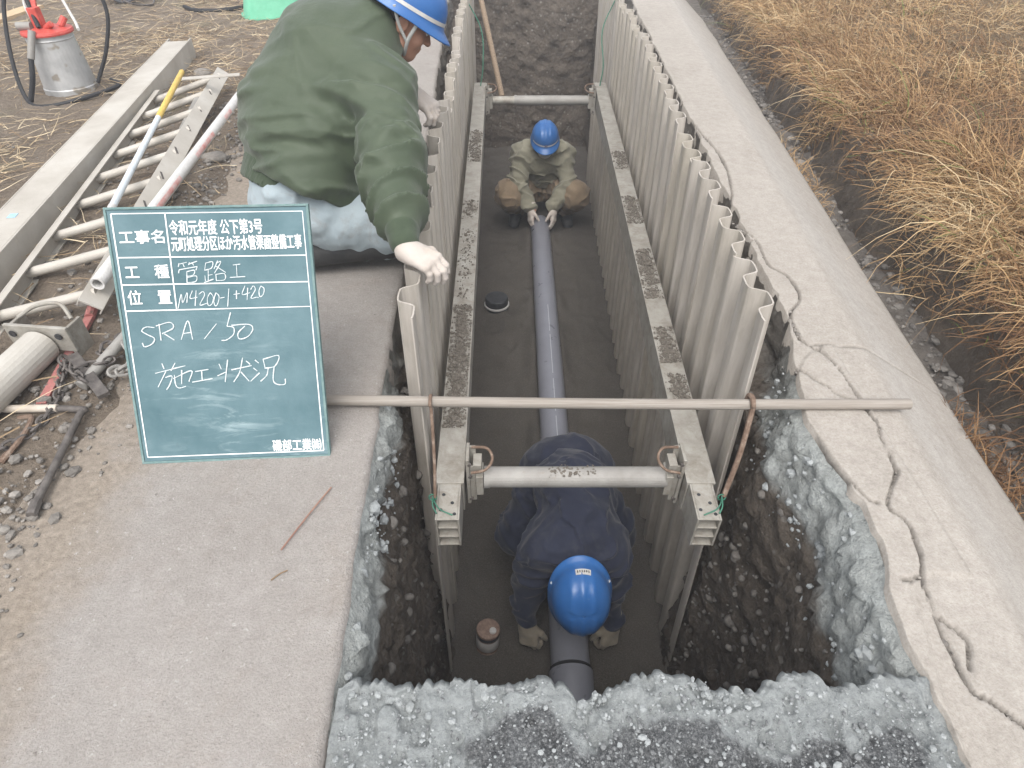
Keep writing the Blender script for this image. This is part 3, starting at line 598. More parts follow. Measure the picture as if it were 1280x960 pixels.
# ------------------------------------------------------------------ trench support
ORD = 'first second third fourth fifth sixth seventh eighth ninth tenth eleventh twelfth thirteenth fourteenth fifteenth'.split()
PW = .333                                        # covering width of one sheet
def sheet_mesh(side):
    # profile across one sheet (y along the row, x out of plane): two trapezoid waves with small extrusion ribs
    D = .025; yy = np.linspace(0, .338, 58)
    P = np.stack([D * np.tanh(3.0 * np.cos(2 * math.pi * (yy - .028) / .1665)) / np.tanh(3.0) + .0012 * (np.abs(((yy + .01) % .0555) - .028) < .004), yy], -1); T = np.gradient(P, axis=0); Nn = np.stack([-T[:, 1], T[:, 0]], -1); Nn /= np.linalg.norm(Nn, axis=1)[:, None]
    th = .0045; A = P + Nn * th / 2; B = P - Nn * th / 2; loop = np.vstack([A, B[::-1]]); n_ = len(loop); m = len(P)
    zs = [-1.95, -1.5, -1.0, -.5, 0, .3]; V = []; 
    for z in zs: V.append(np.stack([loop[:, 0] * side, loop[:, 1] + LEAN * z, np.full(n_, z)], -1))
    F = []
    for k in range(len(zs) - 1):
        for i in range(n_):
            j = (i + 1) % n_; F.append([k * n_ + i, k * n_ + j, (k + 1) * n_ + j, (k + 1) * n_ + i])
    k = (len(zs) - 1) * n_
    for i in range(m - 1): F.append([k + i, k + i + 1, k + n_ - 2 - i, k + n_ - 1 - i])
    if side < 0: F = [f[::-1] for f in F]
    F = [f[::-1] for f in F]
    return np.concatenate(V), F
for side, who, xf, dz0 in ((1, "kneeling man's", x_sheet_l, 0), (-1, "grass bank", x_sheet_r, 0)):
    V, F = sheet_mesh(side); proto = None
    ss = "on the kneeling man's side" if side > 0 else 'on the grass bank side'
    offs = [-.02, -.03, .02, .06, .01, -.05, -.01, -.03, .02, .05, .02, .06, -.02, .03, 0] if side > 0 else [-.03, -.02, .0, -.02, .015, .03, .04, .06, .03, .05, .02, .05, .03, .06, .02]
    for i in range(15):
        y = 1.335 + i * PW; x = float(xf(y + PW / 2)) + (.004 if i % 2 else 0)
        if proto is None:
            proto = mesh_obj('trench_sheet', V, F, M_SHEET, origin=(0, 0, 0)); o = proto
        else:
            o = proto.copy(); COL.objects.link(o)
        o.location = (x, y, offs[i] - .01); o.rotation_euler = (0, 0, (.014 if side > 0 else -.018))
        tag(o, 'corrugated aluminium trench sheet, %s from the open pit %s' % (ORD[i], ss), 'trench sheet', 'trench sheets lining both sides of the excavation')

ZW = -.305                                        # height of the waling beams
def waler(a, b, label, out):
    a = np.array(a); b = np.array(b); root = thing('waling_beam', tuple(a), label, 'waling beam', 'waling beams along the trench')
    w, h, t = .070, .128, .006; d, s, u = frame(b - a); Ln = np.linalg.norm(b - a); ax = [s, d, u]
    mb = MB(); c = (a + b) / 2
    mb.box(c + s * (w / 2 - t / 2), (t, Ln, h), ax); mb.box(c - s * (w / 2 - t / 2), (t, Ln, h), ax)
    for k, hh in ((-1, h / 2 - t / 2), (-.333, h / 6), (.333, -h / 6), (1, -h / 2 + t / 2)): mb.box(c + u * hh, (w - 2 * t - .0006, Ln - .002, t), ax)
    mb.box(a + d * .35, (w - 2 * t - .002, .004, h - 2 * t - .002), ax)
    mb.build('beam', M_ALU, root, bevel=.0012)
    mb = MB(); a2 = a + d * .13; c2 = (a2 + b) / 2; L2 = np.linalg.norm(b - a2); t2 = .005
    mb.box(c2 + u * (h / 2 + t2 / 2 + .0004), (w + .016, L2, t2), ax); mb.box(c2 + s * (w / 2 + t2 / 2 + .0006), (t2, L2, h - .002), ax); mb.box(c2 - s * (w / 2 + t2 / 2 + .0006), (t2, L2, h - .002), ax)
    mb.build('sleeve', M_ALU, root, bevel=.001)
    for yy, xx in ((.02, .02), (.035, -.02), (.06, .012), (.09, -.015)): 
        p = a + d * yy + s * xx + u * (h / 2 + .0005); MB().lathe(p, u, [(.0001, .0012), (.005, .0012), (.0055, 0)], 10).build('bolt_hole', M_BLACKPL, root)
    return root
WL = (np.array([-.186, 1.09, ZW]), np.array([-.240, 5.08, ZW + .01])); WR = (np.array([.566, 1.09, ZW]), np.array([.665, 5.08, ZW + .01]))
waler(*WL, "long aluminium waling beam along the kneeling man's row of trench sheets", -1)
waler(*WR, 'long aluminium waling beam along the grass bank row of trench sheets', 1)
def soil_on(beam, spans, label):
    pts = []
    for a, b, n_ in spans:
        t = RNG.uniform(a, b, n_); wv = np.clip(RNG.normal(0, .019, n_), -.036, .036)
        k = .5 + .5 * vnoise(P3(t * 9, wv * 30), 7); ok = RNG.random(n_) < k + .25; t, wv = t[ok], wv[ok]
        A, B = beam; d, s, u = frame(B - A); P = A + np.outer(t - A[1], d) + np.outer(wv, s); P[:, 2] += .069 + .005 * RNG.random(len(P)); pts.append(P)
    P = np.concatenate(pts)
    return stones('spilled_soil', P, np.clip(RNG.gamma(1.8, .003, len(P)), .003, .018), M_SPILL, label, 'soil', np.clip(RNG.normal(.14, .12, len(P)), 0, .6), sink=.35)
soil_on(WL, [(1.45, 2.15, 4200), (2.9, 3.1, 320), (3.6, 4.1, 1100), (2.2, 2.8, 350)], "dark soil spilled along the top of the beam on the kneeling man's side")
soil_on(WR, [(1.58, 1.72, 450), (1.78, 2.0, 900), (2.2, 2.6, 1900), (2.85, 3.15, 1300), (3.5, 3.75, 700)], 'dark soil spilled along the top of the beam on the grass bank side')

def strut(xa, xb, y, z, label, split):
    root = thing('hydraulic_strut', (xa, y, z), label, 'strut', 'hydraulic struts across the trench')
    r = .033; e0, e1 = xa + .055, xb - .045
    m1 = M_TUBE
    MB().tube([(e0 + split, y, z), (e1, y, z)], r, 24).build('barrel', M_TUBE, root, smooth=False, bevel=.002)
    mb = MB(); mb.tube([(e0, y, z), (e0 + split - .0005, y, z)], r * .86, 24); mb.build('rod', M_ALU, root)
    MB().tube([(e0 + split - .012, y, z), (e0 + split + .006, y, z)], r * 1.07, 24).build('collar', M_TUBE, root)
    for sx, x0, nm in ((1, xa, 'end'), (-1, xb, 'end')):
        mb = MB(); mb.box((x0 + sx * .007, y + .01, z + .005), (.010, .075, .205)); mb.box((x0 + sx * .021, y + .035, z + .005), (.018, .008, .20)); mb.box((x0 + sx * .021, y - .015, z - .01), (.018, .008, .16))
        mb.box((x0 + sx * .042, y, z - .008), (.022, .062, .085)); mb.box((x0 + sx * .036, y + .005, z + .06), (.026, .05, .035))
        pl = mb.build('end_bracket', M_ALU, root, bevel=.0015)
        for dz in (-.075, .03, .085): MB().lathe((x0 + sx * .013, y - .022, z + dz), (0, -1, 0), [(.0001, .006), (.006, .006), (.007, 0)], 8).build('bolt', M_DARKSTEEL, pl)
        hp = curve([(x0 + sx * .018, y + .03, z + .105), (x0 + sx * .065, y + .03, z + .10), (x0 + sx * .082, y + .0, z + .085), (x0 + sx * .062, y - .03, z + .07), (x0 + sx * .018, y - .035, z + .06)], 24)
        MB().tube(hp, .0045, 8).build('handle', M_RUST, root, smooth=True)
    return root
s1_ = strut(-.142, .527, 1.285, ZW + .02, 'hydraulic strut across the trench in front of the bent worker', .012)
s2_ = strut(-.196, .612, 4.86, ZW + .02, 'hydraulic strut across the far trench behind the crouching worker', .17)
soilp = np.stack([RNG.uniform(.11, .26, 120), 1.285 + RNG.normal(0, .01, 120), np.full(120, ZW + .0505)], -1)
stones('spilled_soil', soilp, np.clip(RNG.gamma(2, .003, 120), .003, .012), M_SPILL, 'small lump of soil on top of the near strut', 'soil', np.clip(RNG.normal(.16, .1, 120), 0, 1), sink=.4)

# pole across the trench, hooks and wire ties hanging from it
YB, ZB = 1.298, .021
mb = MB(); mb.tube(curve([(-.60, YB + .012, ZB + .003), (.1, YB, ZB), (.6, YB - .004, ZB - .001), (1.12, YB - .006, ZB + .002)], 30), .0155, 14)
tag(mb.build('pole', M_POLE, None, origin=(-.6, YB, 0), smooth=True), 'straight pale pole lying across the trench from path to shoulder', 'pole')
def hook(x, b, label, r, slack):
    root = MB()
    top = [(x + .002, YB - .022, ZB - .012), (x, YB - .021, ZB + .012), (x, YB - .004, ZB + .0225), (x - .001, YB + .017, ZB + .014), (x - .002, YB + .022, ZB - .02)]
    mid = np.array(top[0]); e = np.array(b)
    P = curve([top[4], top[3], top[2], top[1], top[0], mid + (e - mid) * .5 + np.array([slack, -.004, 0]), e], 60)
    o = root.tube(P, r, 8).build('suspension_hook', M_RUST, None, origin=(x, YB, ZB), smooth=True)
    return tag(o, label, 'hook', 'rusty hooks hung over the pole')
hook(-.229, (-.224, 1.155, -.222), "thin rusty hook hung over the pole on the kneeling man's side", .0048, .003)
hook(.673, (.618, 1.16, -.222), 'thick ribbed rusty hook hung over the pole on the grass bank side', .0078, .004)
def tie(x, sx, label):
    mb = MB(); zt = ZW + .066
    mb.tube(curve([(x + sx * .045, 1.155, zt + .018), (x + sx * .035, 1.13, zt + .022), (x + sx * .02, 1.115, zt + .012), (x - sx * .015, 1.105, zt)], 16), .0022, 6)
    mb.tube(curve([(x + sx * .045, 1.157, zt + .020), (x + sx * .043, 1.13, zt + .010), (x + sx * .031, 1.11, zt)], 12), .0022, 6)
    a = np.linspace(0, 2 * math.pi, 16, endpoint=False); mb.tube([(x + sx * .045 + .011 * math.cos(t), 1.155 + .004 * math.sin(t), zt + .018 + .008 * math.sin(t)) for t in a], .0022, 6, closed=True)
    return tag(mb.build('wire_tie', M_GREENWIRE, None, origin=(x, 1.12, zt), smooth=True), label, 'wire tie', 'green wire ties on the beam ends')
tie(-.186, -1, "green wire tie on the beam end on the kneeling man's side"); tie(.566, 1, 'green wire tie on the beam end on the grass bank side')
for x, xt, lb in ((-.235, -.335, "green hanging wire at the far end of the beam on the kneeling man's side"), (.655, .76, 'green hanging wire at the far end of the beam on the grass bank side')):
    P = curve([(x, 5.0, ZW + .075), (x + .02, 5.06, -.1), (x + .01, 5.2, .1), (xt, 5.35, .27)], 20)
    tag(MB().tube(P, .0042, 6).build('hanging_wire', M_GREENWIRE, None, origin=(x, 5.0, ZW), smooth=True), lb, 'wire', 'green wires holding the far beam ends')
mb = MB(); mb.tube(curve([(-.075, 5.02, -.30), (-.17, 5.35, -.02), (-.275, 5.75, .30), (-.36, 6.1, .55)], 24), np.full(25, .021)[:25], 12) if False else mb.tube([(-.075, 5.02, -.31), (-.17, 5.36, 0), (-.36, 6.05, .62)], .021, 12)
tag(mb.build('wooden_pole', M_WOOD, None, origin=(-.075, 5.02, -.31), smooth=True), 'brown wooden pole leaning up from the far end of the trench', 'pole')

# ------------------------------------------------------------------ sewer pipe and things on the trench floor
PX, PR = .247, .0825; PZ = FLOOR + .078
root = thing('sewer_pipe', (PX, 2.8, FLOOR), 'long grey plastic sewer pipe laid along the trench floor', 'pipe')
mb = MB(); mb.lathe((PX, 5.12, PZ), (0, -1, 0), [(PR - .006, .25), (PR - .006, .002), (PR - .001, 0), (PR, .002), (PR, 1), (PR, 2), (PR, 3), (PR, 3.96)], 48); mb.build('tube', M_PIPE, root, smooth=True)
mb = MB(); mb.lathe((PX, 1.175, PZ), (0, -1, 0), [(PR + .0005, 0), (PR + .0095, .004), (PR + .0095, .045), (PR + .007, .055), (PR + .007, .6), (.001, .6)], 48); mb.build('socket', M_PIPE, root, smooth=True)
mb = MB(); mb.lathe((PX, 1.183, PZ), (0, -1, 0), [(PR + .0003, -.004), (PR + .005, -.004), (PR + .006, .005), (PR + .0003, .0076)], 48); mb.build('rubber_ring', M_RUBBER, root, smooth=True)
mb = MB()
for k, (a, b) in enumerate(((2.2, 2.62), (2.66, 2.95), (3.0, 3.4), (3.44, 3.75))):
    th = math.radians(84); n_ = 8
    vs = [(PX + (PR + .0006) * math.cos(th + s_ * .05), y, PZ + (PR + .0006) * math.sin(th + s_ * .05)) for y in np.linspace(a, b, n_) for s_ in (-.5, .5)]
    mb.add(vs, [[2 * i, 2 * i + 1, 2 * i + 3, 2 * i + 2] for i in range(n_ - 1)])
mb.build('pale_line', M_PALELINE, root)  # thin pale strips along the top of the pipe
root = thing('paste_can', (-.11, 1.325, FLOOR + .005), 'small can with a rusty lid and white cap on the trench floor', 'can')
cb = np.array([-.11, 1.325, FLOOR + .005]); dn = nrm((.06, .10, 1))
MB().lathe(cb, dn, [(.001, 0), (.050, 0), (.052, .004), (.050, .008), (.050, .118), (.052, .122), (.050, .127), (.046, .128)], 28).build('can_body', M_TIN, root, smooth=False)
MB().lathe(cb + dn * .022, dn, [(.0506, 0), (.0512, .001), (.0512, .064), (.0506, .065)], 28).build('paper_label', M_LABELW, root, smooth=True)
MB().lathe(cb + dn * .094, dn, [(.0506, 0), (.0514, .001), (.0514, .018), (.0506, .019)], 28).build('dark_band', M_BLACKPL, root, smooth=True)
MB().lathe(cb + dn * .120, dn, [(.047, 0), (.046, .006), (.001, .0065)], 28).build('lid', M_TIN, root)
MB().lathe(cb + dn * .1265 + np.array([.020, -.012, 0]), dn, [(.015, 0), (.015, .008), (.011, .011), (.006, .011), (.006, .007), (.0005, .007)], 18).build('cap', M_WHITE, root)
root = thing('pipe_cap', (-.115, 3.96, FLOOR), 'round black pipe cap standing on the sand beside the pipe', 'pipe cap')
MB().lathe((-.115, 3.96, FLOOR - .01), (0, 0, 1), [(.088, 0), (.090, .02), (.086, .024), (.086, .085), (.080, .092), (.02, .094), (.0005, .094)], 36).build('cap_shell', M_BLACKPL, root, bevel=.001)
MB().lathe((-.115, 3.96, FLOOR + .0), (0, 0, 1), [(.0868, .012), (.094, .014), (.094, .026), (.0868, .028)], 36).build('rim', M_LABELW, root, smooth=True)

# ------------------------------------------------------------------ site blackboard
TL, TR, BR, BL = (np.array(p) for p in ((-.968, 1.399, .547), (-.499, 1.433, .542), (-.485, 1.12, -.004), (-.956, 1.097, -.002)))
bx_ = nrm((TR - TL) + (BR - BL)); bz_ = (TL + TR) / 2 - (BL + BR) / 2; bz_ = nrm(bz_ - bx_ * (bz_ @ bx_)); by_ = np.cross(bz_, bx_)   # by_ points away from the camera
BW, BH = .471, .632
root = thing('blackboard', (0, 0, 0), 'green blackboard with chalk writing standing on the concrete path', 'blackboard')
M4 = Matrix([[bx_[i], by_[i], bz_[i], ((BL + BR) / 2)[i]] for i in range(3)] + [[0, 0, 0, 1]]); M4[2][3] += .006
root.matrix_world = M4; ORG[root.name] = np.zeros(3)
def loc_obj(mb_or, name, mat, par=root, **k): return mb_or.build(name, mat, par, origin=(0, 0, 0), **k)
loc_obj(MB().box((0, .004, BH / 2), (BW, .008, BH)), 'panel', M_BOARD, bevel=.001)
mb = MB(); e = .006
mb.box((0, .004, BH + e / 2), (BW + 2 * e, .014, e)); mb.box((0, .004, -e / 2), (BW + 2 * e, .014, e)); mb.box((-BW / 2 - e / 2, .004, BH / 2), (e, .0139, BH)); mb.box((BW / 2 + e / 2, .004, BH / 2), (e, .0139, BH))
loc_obj(mb, 'edge_trim', M_BOARDEDGE, bevel=.001)
leg = MB().bar((-.15, .012, BH * .9), (-.15, .33, .17), .02, .012).bar((.15, .012, BH * .9), (.15, .33, .17), .02, .012).bar((-.16, .325, .18), (.16, .325, .18), .02, .012)
loc_obj(leg, 'rear_stand', M_BOARDEDGE)
def U(u, v, lift=0): return np.array([(u - .5) * BW, -lift, (1 - v) * BH])
def ribbon(mb, pts, w, lift):
    P = np.array([U(*p) for p in pts]); 
    if len(P) > 2: 
        P = curve(P, 5 * (len(P) - 1))
    T = np.gradient(P, axis=0); T /= np.linalg.norm(T, axis=1)[:, None] + 1e-9; S = np.stack([-T[:, 2], 0 * T[:, 0], T[:, 0]], -1)
    ww = w * (.5 + .18 * RNG.uniform(-1, 1, (len(P), 1))); A = P + S * ww; B = P - S * ww; A[:, 1] = B[:, 1] = -lift
    V = np.empty((2 * len(P), 3)); V[0::2] = A; V[1::2] = B
    mb.add(V, [[2 * i, 2 * i + 1, 2 * i + 3, 2 * i + 2] for i in range(len(P) - 1)])
mb = MB()
for i, (a, b) in enumerate((((.022, .014), (.98, .018)), ((.98, .018), (.978, .982)), ((.978, .982), (.02, .982)), ((.02, .982), (.022, .014)), ((.021, .177), (.98, .184)), ((.021, .281), (.978, .286)), ((.021, .382), (.977, .383)), ((.29, .015), (.284, .382)))):
    mb = MB(); ribbon(mb, [a, b], .0024, .0006 + .00015 * i); loc_obj(mb, 'ruled_line', M_PRINTW)
STROKES = [[(0.328,0.203),(0.321,0.217)],[(0.332,0.206),(0.367,0.2)],[(0.347,0.207),(0.352,0.218)],[(0.381,0.2),(0.375,0.211)],[(0.377,0.207),(0.42,0.197)],[(0.395,0.203),(0.4,0.213)],[(0.324,0.228),(0.418,0.217)],[(0.324,0.228),(0.319,0.241)],[(0.418,0.217),(0.409,0.231)],[(0.361,0.236),(0.355,0.279)],[(0.361,0.236),(0.4,0.231),(0.392,0.249),(0.359,0.254)],[(0.359,0.259),(0.406,0.253),(0.4,0.274),(0.355,0.278)],[(0.462,0.205),(0.452,0.234)],[(0.462,0.205),(0.498,0.201),(0.489,0.224),(0.455,0.232)],[(0.471,0.232),(0.465,0.27)],[(0.468,0.252),(0.49,0.249)],[(0.451,0.252),(0.45,0.274)],[(0.443,0.279),(0.492,0.267)],[(0.525,0.197),(0.501,0.228)],[(0.517,0.206),(0.54,0.202),(0.501,0.244)],[(0.512,0.217),(0.559,0.243)],[(0.507,0.249),(0.506,0.275)],[(0.507,0.249),(0.551,0.247),(0.549,0.27),(0.506,0.273)],[(0.599,0.215),(0.637,0.212)],[(0.618,0.215),(0.614,0.259)],[(0.577,0.262),(0.656,0.26)],[(0.292,0.377),(0.318,0.322),(0.32,0.355),(0.349,0.316),(0.341,0.356)],[(0.377,0.309),(0.36,0.338),(0.398,0.335)],[(0.396,0.309),(0.381,0.368)],[(0.408,0.324),(0.429,0.314),(0.436,0.328),(0.406,0.365),(0.442,0.36)],[(0.467,0.318),(0.449,0.34),(0.449,0.368),(0.469,0.362),(0.48,0.337),(0.467,0.318)],[(0.496,0.319),(0.481,0.348),(0.483,0.37),(0.498,0.363),(0.51,0.334),(0.496,0.319)],[(0.514,0.341),(0.538,0.338)],[(0.565,0.305),(0.548,0.375)],[(0.586,0.328),(0.618,0.325)],[(0.603,0.313),(0.598,0.346)],[(0.649,0.296),(0.63,0.329),(0.671,0.323)],[(0.662,0.304),(0.652,0.351)],[(0.676,0.311),(0.692,0.297),(0.7,0.312),(0.673,0.344),(0.704,0.341)],[(0.708,0.341),(0.711,0.344)],[(0.731,0.298),(0.719,0.316),(0.72,0.339),(0.738,0.331),(0.746,0.309),(0.731,0.298)],[(0.157,0.449),(0.114,0.446),(0.09,0.461),(0.121,0.478),(0.149,0.492),(0.133,0.513),(0.093,0.524),(0.083,0.508)],[(0.183,0.435),(0.182,0.501)],[(0.166,0.443),(0.239,0.43),(0.254,0.452),(0.192,0.474)],[(0.203,0.474),(0.251,0.501)],[(0.286,0.5),(0.333,0.426),(0.345,0.501)],[(0.301,0.476),(0.344,0.472)],[(0.479,0.441),(0.406,0.5)],[(0.559,0.398),(0.532,0.452)],[(0.532,0.452),(0.565,0.458),(0.561,0.485),(0.523,0.506),(0.495,0.508)],[(0.626,0.453),(0.586,0.48),(0.59,0.504),(0.635,0.495),(0.665,0.466),(0.645,0.447),(0.556,0.449)],[(0.169,0.593),(0.176,0.615)],[(0.127,0.632),(0.224,0.616)],[(0.184,0.625),(0.131,0.689)],[(0.176,0.65),(0.212,0.646),(0.193,0.681),(0.173,0.701)],[(0.238,0.592),(0.21,0.624)],[(0.221,0.616),(0.289,0.605)],[(0.225,0.641),(0.225,0.681),(0.241,0.695),(0.278,0.689)],[(0.216,0.656),(0.317,0.626),(0.297,0.67)],[(0.267,0.622),(0.257,0.679)],[(0.337,0.63),(0.407,0.623)],[(0.371,0.63),(0.367,0.668)],[(0.314,0.673),(0.423,0.661)],[(0.466,0.602),(0.475,0.624)],[(0.514,0.586),(0.487,0.677)],[(0.45,0.651),(0.497,0.636)],[(0.528,0.628),(0.637,0.613)],[(0.594,0.58),(0.569,0.639),(0.532,0.678)],[(0.576,0.637),(0.615,0.677)],[(0.61,0.593),(0.63,0.608)],[(0.658,0.591),(0.676,0.604)],[(0.645,0.623),(0.664,0.636)],[(0.621,0.678),(0.674,0.644)],[(0.701,0.589),(0.785,0.576),(0.76,0.618),(0.704,0.626)],[(0.701,0.589),(0.707,0.626)],[(0.723,0.626),(0.711,0.655),(0.675,0.679)],[(0.755,0.621),(0.743,0.674),(0.76,0.693),(0.802,0.694),(0.808,0.672)]]
for lo_, hi_ in ((0, 26), (26, 41), (41, 51), (51, 77)):
    mb = MB()
    for i in range(lo_, hi_): ribbon(mb, STROKES[i], .0024 if i > 40 else .0019, .0018 + .00006 * (i % 9))
    loc_obj(mb, 'chalk_writing', M_CHALK)
PRINTED = [('工事名', .046, .076, .270, .126), ('令和元年度 公下第3号', .302, .042, .769, .098), ('元町処理分区ほか汚水管渠面整備工事', .302, .103, .962, .158), ('工　種', .05, .207, .27, .258), ('位　置', .044, .303, .266, .358), ('磯部工業㈱', .702, .928, .968, .977)]
mb = MB()
for k, (txt, u0, v0, u1, v1) in enumerate(PRINTED):
    mb = MB()
    fc = bpy.data.curves.new('lettering', 'FONT'); fc.body = txt; fc.size = 1; fc.offset = .0; fc.resolution_u = 3; fc.extrude = 0
    fo = bpy.data.objects.new('lettering', fc); COL.objects.link(fo); bpy.context.view_layer.update()
    me = fo.evaluated_get(bpy.context.evaluated_depsgraph_get()).to_mesh(); V = np.array([v.co[:] for v in me.vertices]); F = [list(p.vertices) for p in me.polygons]
    fo.to_mesh_clear(); bpy.data.objects.remove(fo); bpy.data.curves.remove(fc)
    lo, hi = V.min(0), V.max(0); a = U(u0, v1); b = U(u1, v0)
    q = np.stack([a[0] + (V[:, 0] - lo[0]) / (hi[0] - lo[0]) * (b[0] - a[0]), np.full(len(V), -.0015 - .0001 * k), a[2] + (V[:, 1] - lo[1]) / (hi[1] - lo[1]) * (b[2] - a[2])], -1)
    h_ = (b[2] - a[2]) * .016
    for j, (ox, oz) in enumerate(((-1, 0), (1, 0), (0, 1), (0, -1), (0, 0))): mb.add(q + np.array([ox * h_, -.00002 * j, oz * h_]), F)
    loc_obj(mb, 'printed_lettering', M_PRINTW)

# ------------------------------------------------------------------ clutter on the dirt beside the path
# big pale beam
A, B = np.array([-1.80, 1.55, .065]), np.array([-2.30, 4.86, .065]); d, s, u = frame(B - A); Ln = np.linalg.norm(B - A); c = (A + B) / 2; w, h, t = .15, .125, .008
A = A - d * .1
root = thing('spare_beam', tuple(A), 'thick pale square metal beam lying on the dirt beside the ladder', 'beam')
mb = MB(); ax = [s, d, u]
mb.box(c + s * (w / 2 - t / 2), (t, Ln, h), ax); mb.box(c - s * (w / 2 - t / 2), (t, Ln, h), ax); mb.box(c - d * .04 + u * (h / 2 - t / 2 - .0005), (w - 2 * t - .001, Ln - .08, t), ax); mb.box(c + u * (-h / 2 + t / 2), (w - 2 * t - .001, Ln - .002, t), ax); mb.box(c + u * 0, (t, Ln - .06, h - 2 * t - .002), ax)
mb.build('channel', M_BEAM, root, bevel=.002)
pq = A + d * .78 + u * (h / 2 + .0006); MB().box(pq, (.03, .035, .001), ax).build('blue_mark', simple('blue_mark_paint', (.3, .5, .68), (.42, .6, .74), 60), root)
# ladder
LA, LB = np.array([-1.655, 1.60, .055]), np.array([-2.062, 3.86, .055]); RA, RB = np.array([-1.335, 1.66, .105]), np.array([-1.740, 4.10, .125])
root = thing('ladder', tuple(LA), 'aluminium ladder lying on the dirt between the beam and the concrete path', 'ladder')
def rail(a, b, label=None):
    d, s, u = frame(b - a); mb = MB(); L = np.linalg.norm(b - a); c = (a + b) / 2; ax = [s, d, u]
    mb.box(c, (.006, L, .068), ax); sg = 1 if label else -1
    mb.box(c + u * .031 - s * sg * .0135, (.0205, L, .006), ax); mb.box(c - u * .031 - s * sg * .0135, (.0205, L, .006), ax)
    return mb.build('rail', M_BEAM, root, bevel=.001)
rail(LA, LB); 
d, s, u = frame(RB - RA); c = (RA + RB) / 2; L = np.linalg.norm(RB - RA); mb = MB(); uu = nrm(u * .62 - s * .78); ss = nrm(np.cross(d, uu)); mb.box(c, (.007, L, .072), [ss, d, uu]); mb.box(c + uu * .0335 - ss * .012, (.018, L, .005), [ss, d, uu]); mb.box(c - uu * .0335 - ss * .012, (.018, L, .005), [ss, d, uu])
ro = mb.build('rail', M_BEAM, root, bevel=.001)
for k in range(9):
    p = RA + (RB - RA) * ((k + .5) / 9); MB().box(p + uu * .006 + ss * .0042, (.0016, .05, .008), [ss, nrm(d + .45 * uu), nrm(uu - .45 * d)]).build('slot', M_DARKSTEEL, ro)
for k in range(9):
    f = (k + .25) / 8.6; p = LA + (LB - LA) * f; q = RA + (RB - RA) * f
    MB().tube([p, q], .018, 14).build('rung', M_BEAM, root, smooth=True)
# poles on the ladder
P0, P1 = np.array([-1.325, 1.72, .145]), np.array([-1.50, 3.92, .14])
root = thing('white_pole', tuple(P0), 'white pole with faded red paint resting on the ladder rail', 'pole')
d = nrm(P1 - P0); o = MB().lathe(P0, d, [(.014, .04), (.015, .001), (.021, 0), (.022, .002), (.022, 2.25), (.019, 2.28), (.001, 2.285)], 20).build('tube', M_WHITE, root, smooth=True)
M_RB = simple('faded_red_band', (.58, .22, .19), (.70, .60, .57), 26, .6); _, s_, u_ = frame(d)
for a, b in ((.45, .80), (1.02, 1.30), (1.5, 1.62)):
    th = np.linspace(-.15, .75, 8); q = [P0 + d * y + (s_ * math.cos(t) + u_ * math.sin(t)) * .0224 for y in np.linspace(a, b, 6) for t in th]
    MB().add(q, [[i * 8 + k, i * 8 + k + 1, i * 8 + k + 9, i * 8 + k + 8] for i in range(5) for k in range(7)]).build('red_streak', M_RB, root, smooth=True)
P0, P1 = np.array([-1.50, 2.2, .165]), np.array([-1.915, 3.95, .165]); root = thing('staff', tuple(P0), 'thin levelling staff, yellow at one end and white at the other, on the ladder', 'staff'); d = nrm(P1 - P0); L = np.linalg.norm(P1 - P0)
MB().tube([P0, P0 + d * L * .56], .013, 14).build('white_section', simple('white_section_paint', (.58, .64, .68), (.68, .73, .76), 20, .45), root, smooth=True)
MB().lathe(P0 + d * L * .56, d, [(.0135, -.002), (.0142, 0), (.0142, L * .43), (.010, L * .44), (.001, L * .442)], 14).build('yellow_section', M_YELLOW, root, smooth=True)
MB().lathe(P0 - d * .03, d, [(.001, 0), (.0135, .001), (.0145, .02), (.0145, .055), (.0135, .056)], 14).build('end_cap', M_WHITE, root, smooth=True)
mb = MB().tube([(-1.64, 2.95, .03), (-1.72, 3.62, .10)], .026, 14); tag(mb.build('short_tube', M_TUBE, None, origin=(-1.64, 2.95, .03)), 'short grey tube between the ladder rail and the white pole', 'tube')
mb = MB().box((-1.655, 3.72, .20), (.30, .045, .006), [nrm((1, .28, .0)), nrm((-.28, 1, 0)), (0, 0, 1)]); tag(mb.build('flat_bar', M_BEAM, None, origin=(-1.655, 3.72, .20), bevel=.001), 'short pale flat bar across the far end of the ladder', 'bar')
# spare strut at the picture's corner
root = thing('spare_strut', (-1.44, 1.2, .06), 'spare pale tube strut lying by the lower end of the ladder', 'strut')
a, b = np.array([-1.412, 1.495, .075]), np.array([-1.47, .95, .075]); MB().tube([a, b], .052, 26).build('barrel', M_BEAM, root, smooth=False, bevel=.003)
d, s, u = frame(b - a); ax = [s, d, u]; mb = MB(); mb.box(a - d * .012 + u * .02, (.20, .012, .085), ax); mb.box(a - d * .045 + s * .09, (.010, .075, .11), ax); mb.box(a - d * .045 - s * .09, (.010, .075, .11), ax); mb.box(a + d * .10 + s * .075 - u * .03, (.09, .30, .006), ax)
br = mb.build('end_bracket', M_ALU, root, bevel=.002)
for q in (-.07, .02, .075): MB().lathe(a + d * .0 + s * q + u * .035, d, [(.001, .0005), (.011, .0005), (.011, -.002)], 12).build('bolt_hole', M_BLACKPL, br)
MB().tube(curve([a - d * .06 - s * .085 + u * .06, a - d * .09 - s * .04 + u * .09, a - d * .08 + s * .03 + u * .085, a - d * .05 + s * .08 + u * .06], 16), .006, 8).build('handle', M_ALU, root, smooth=True)
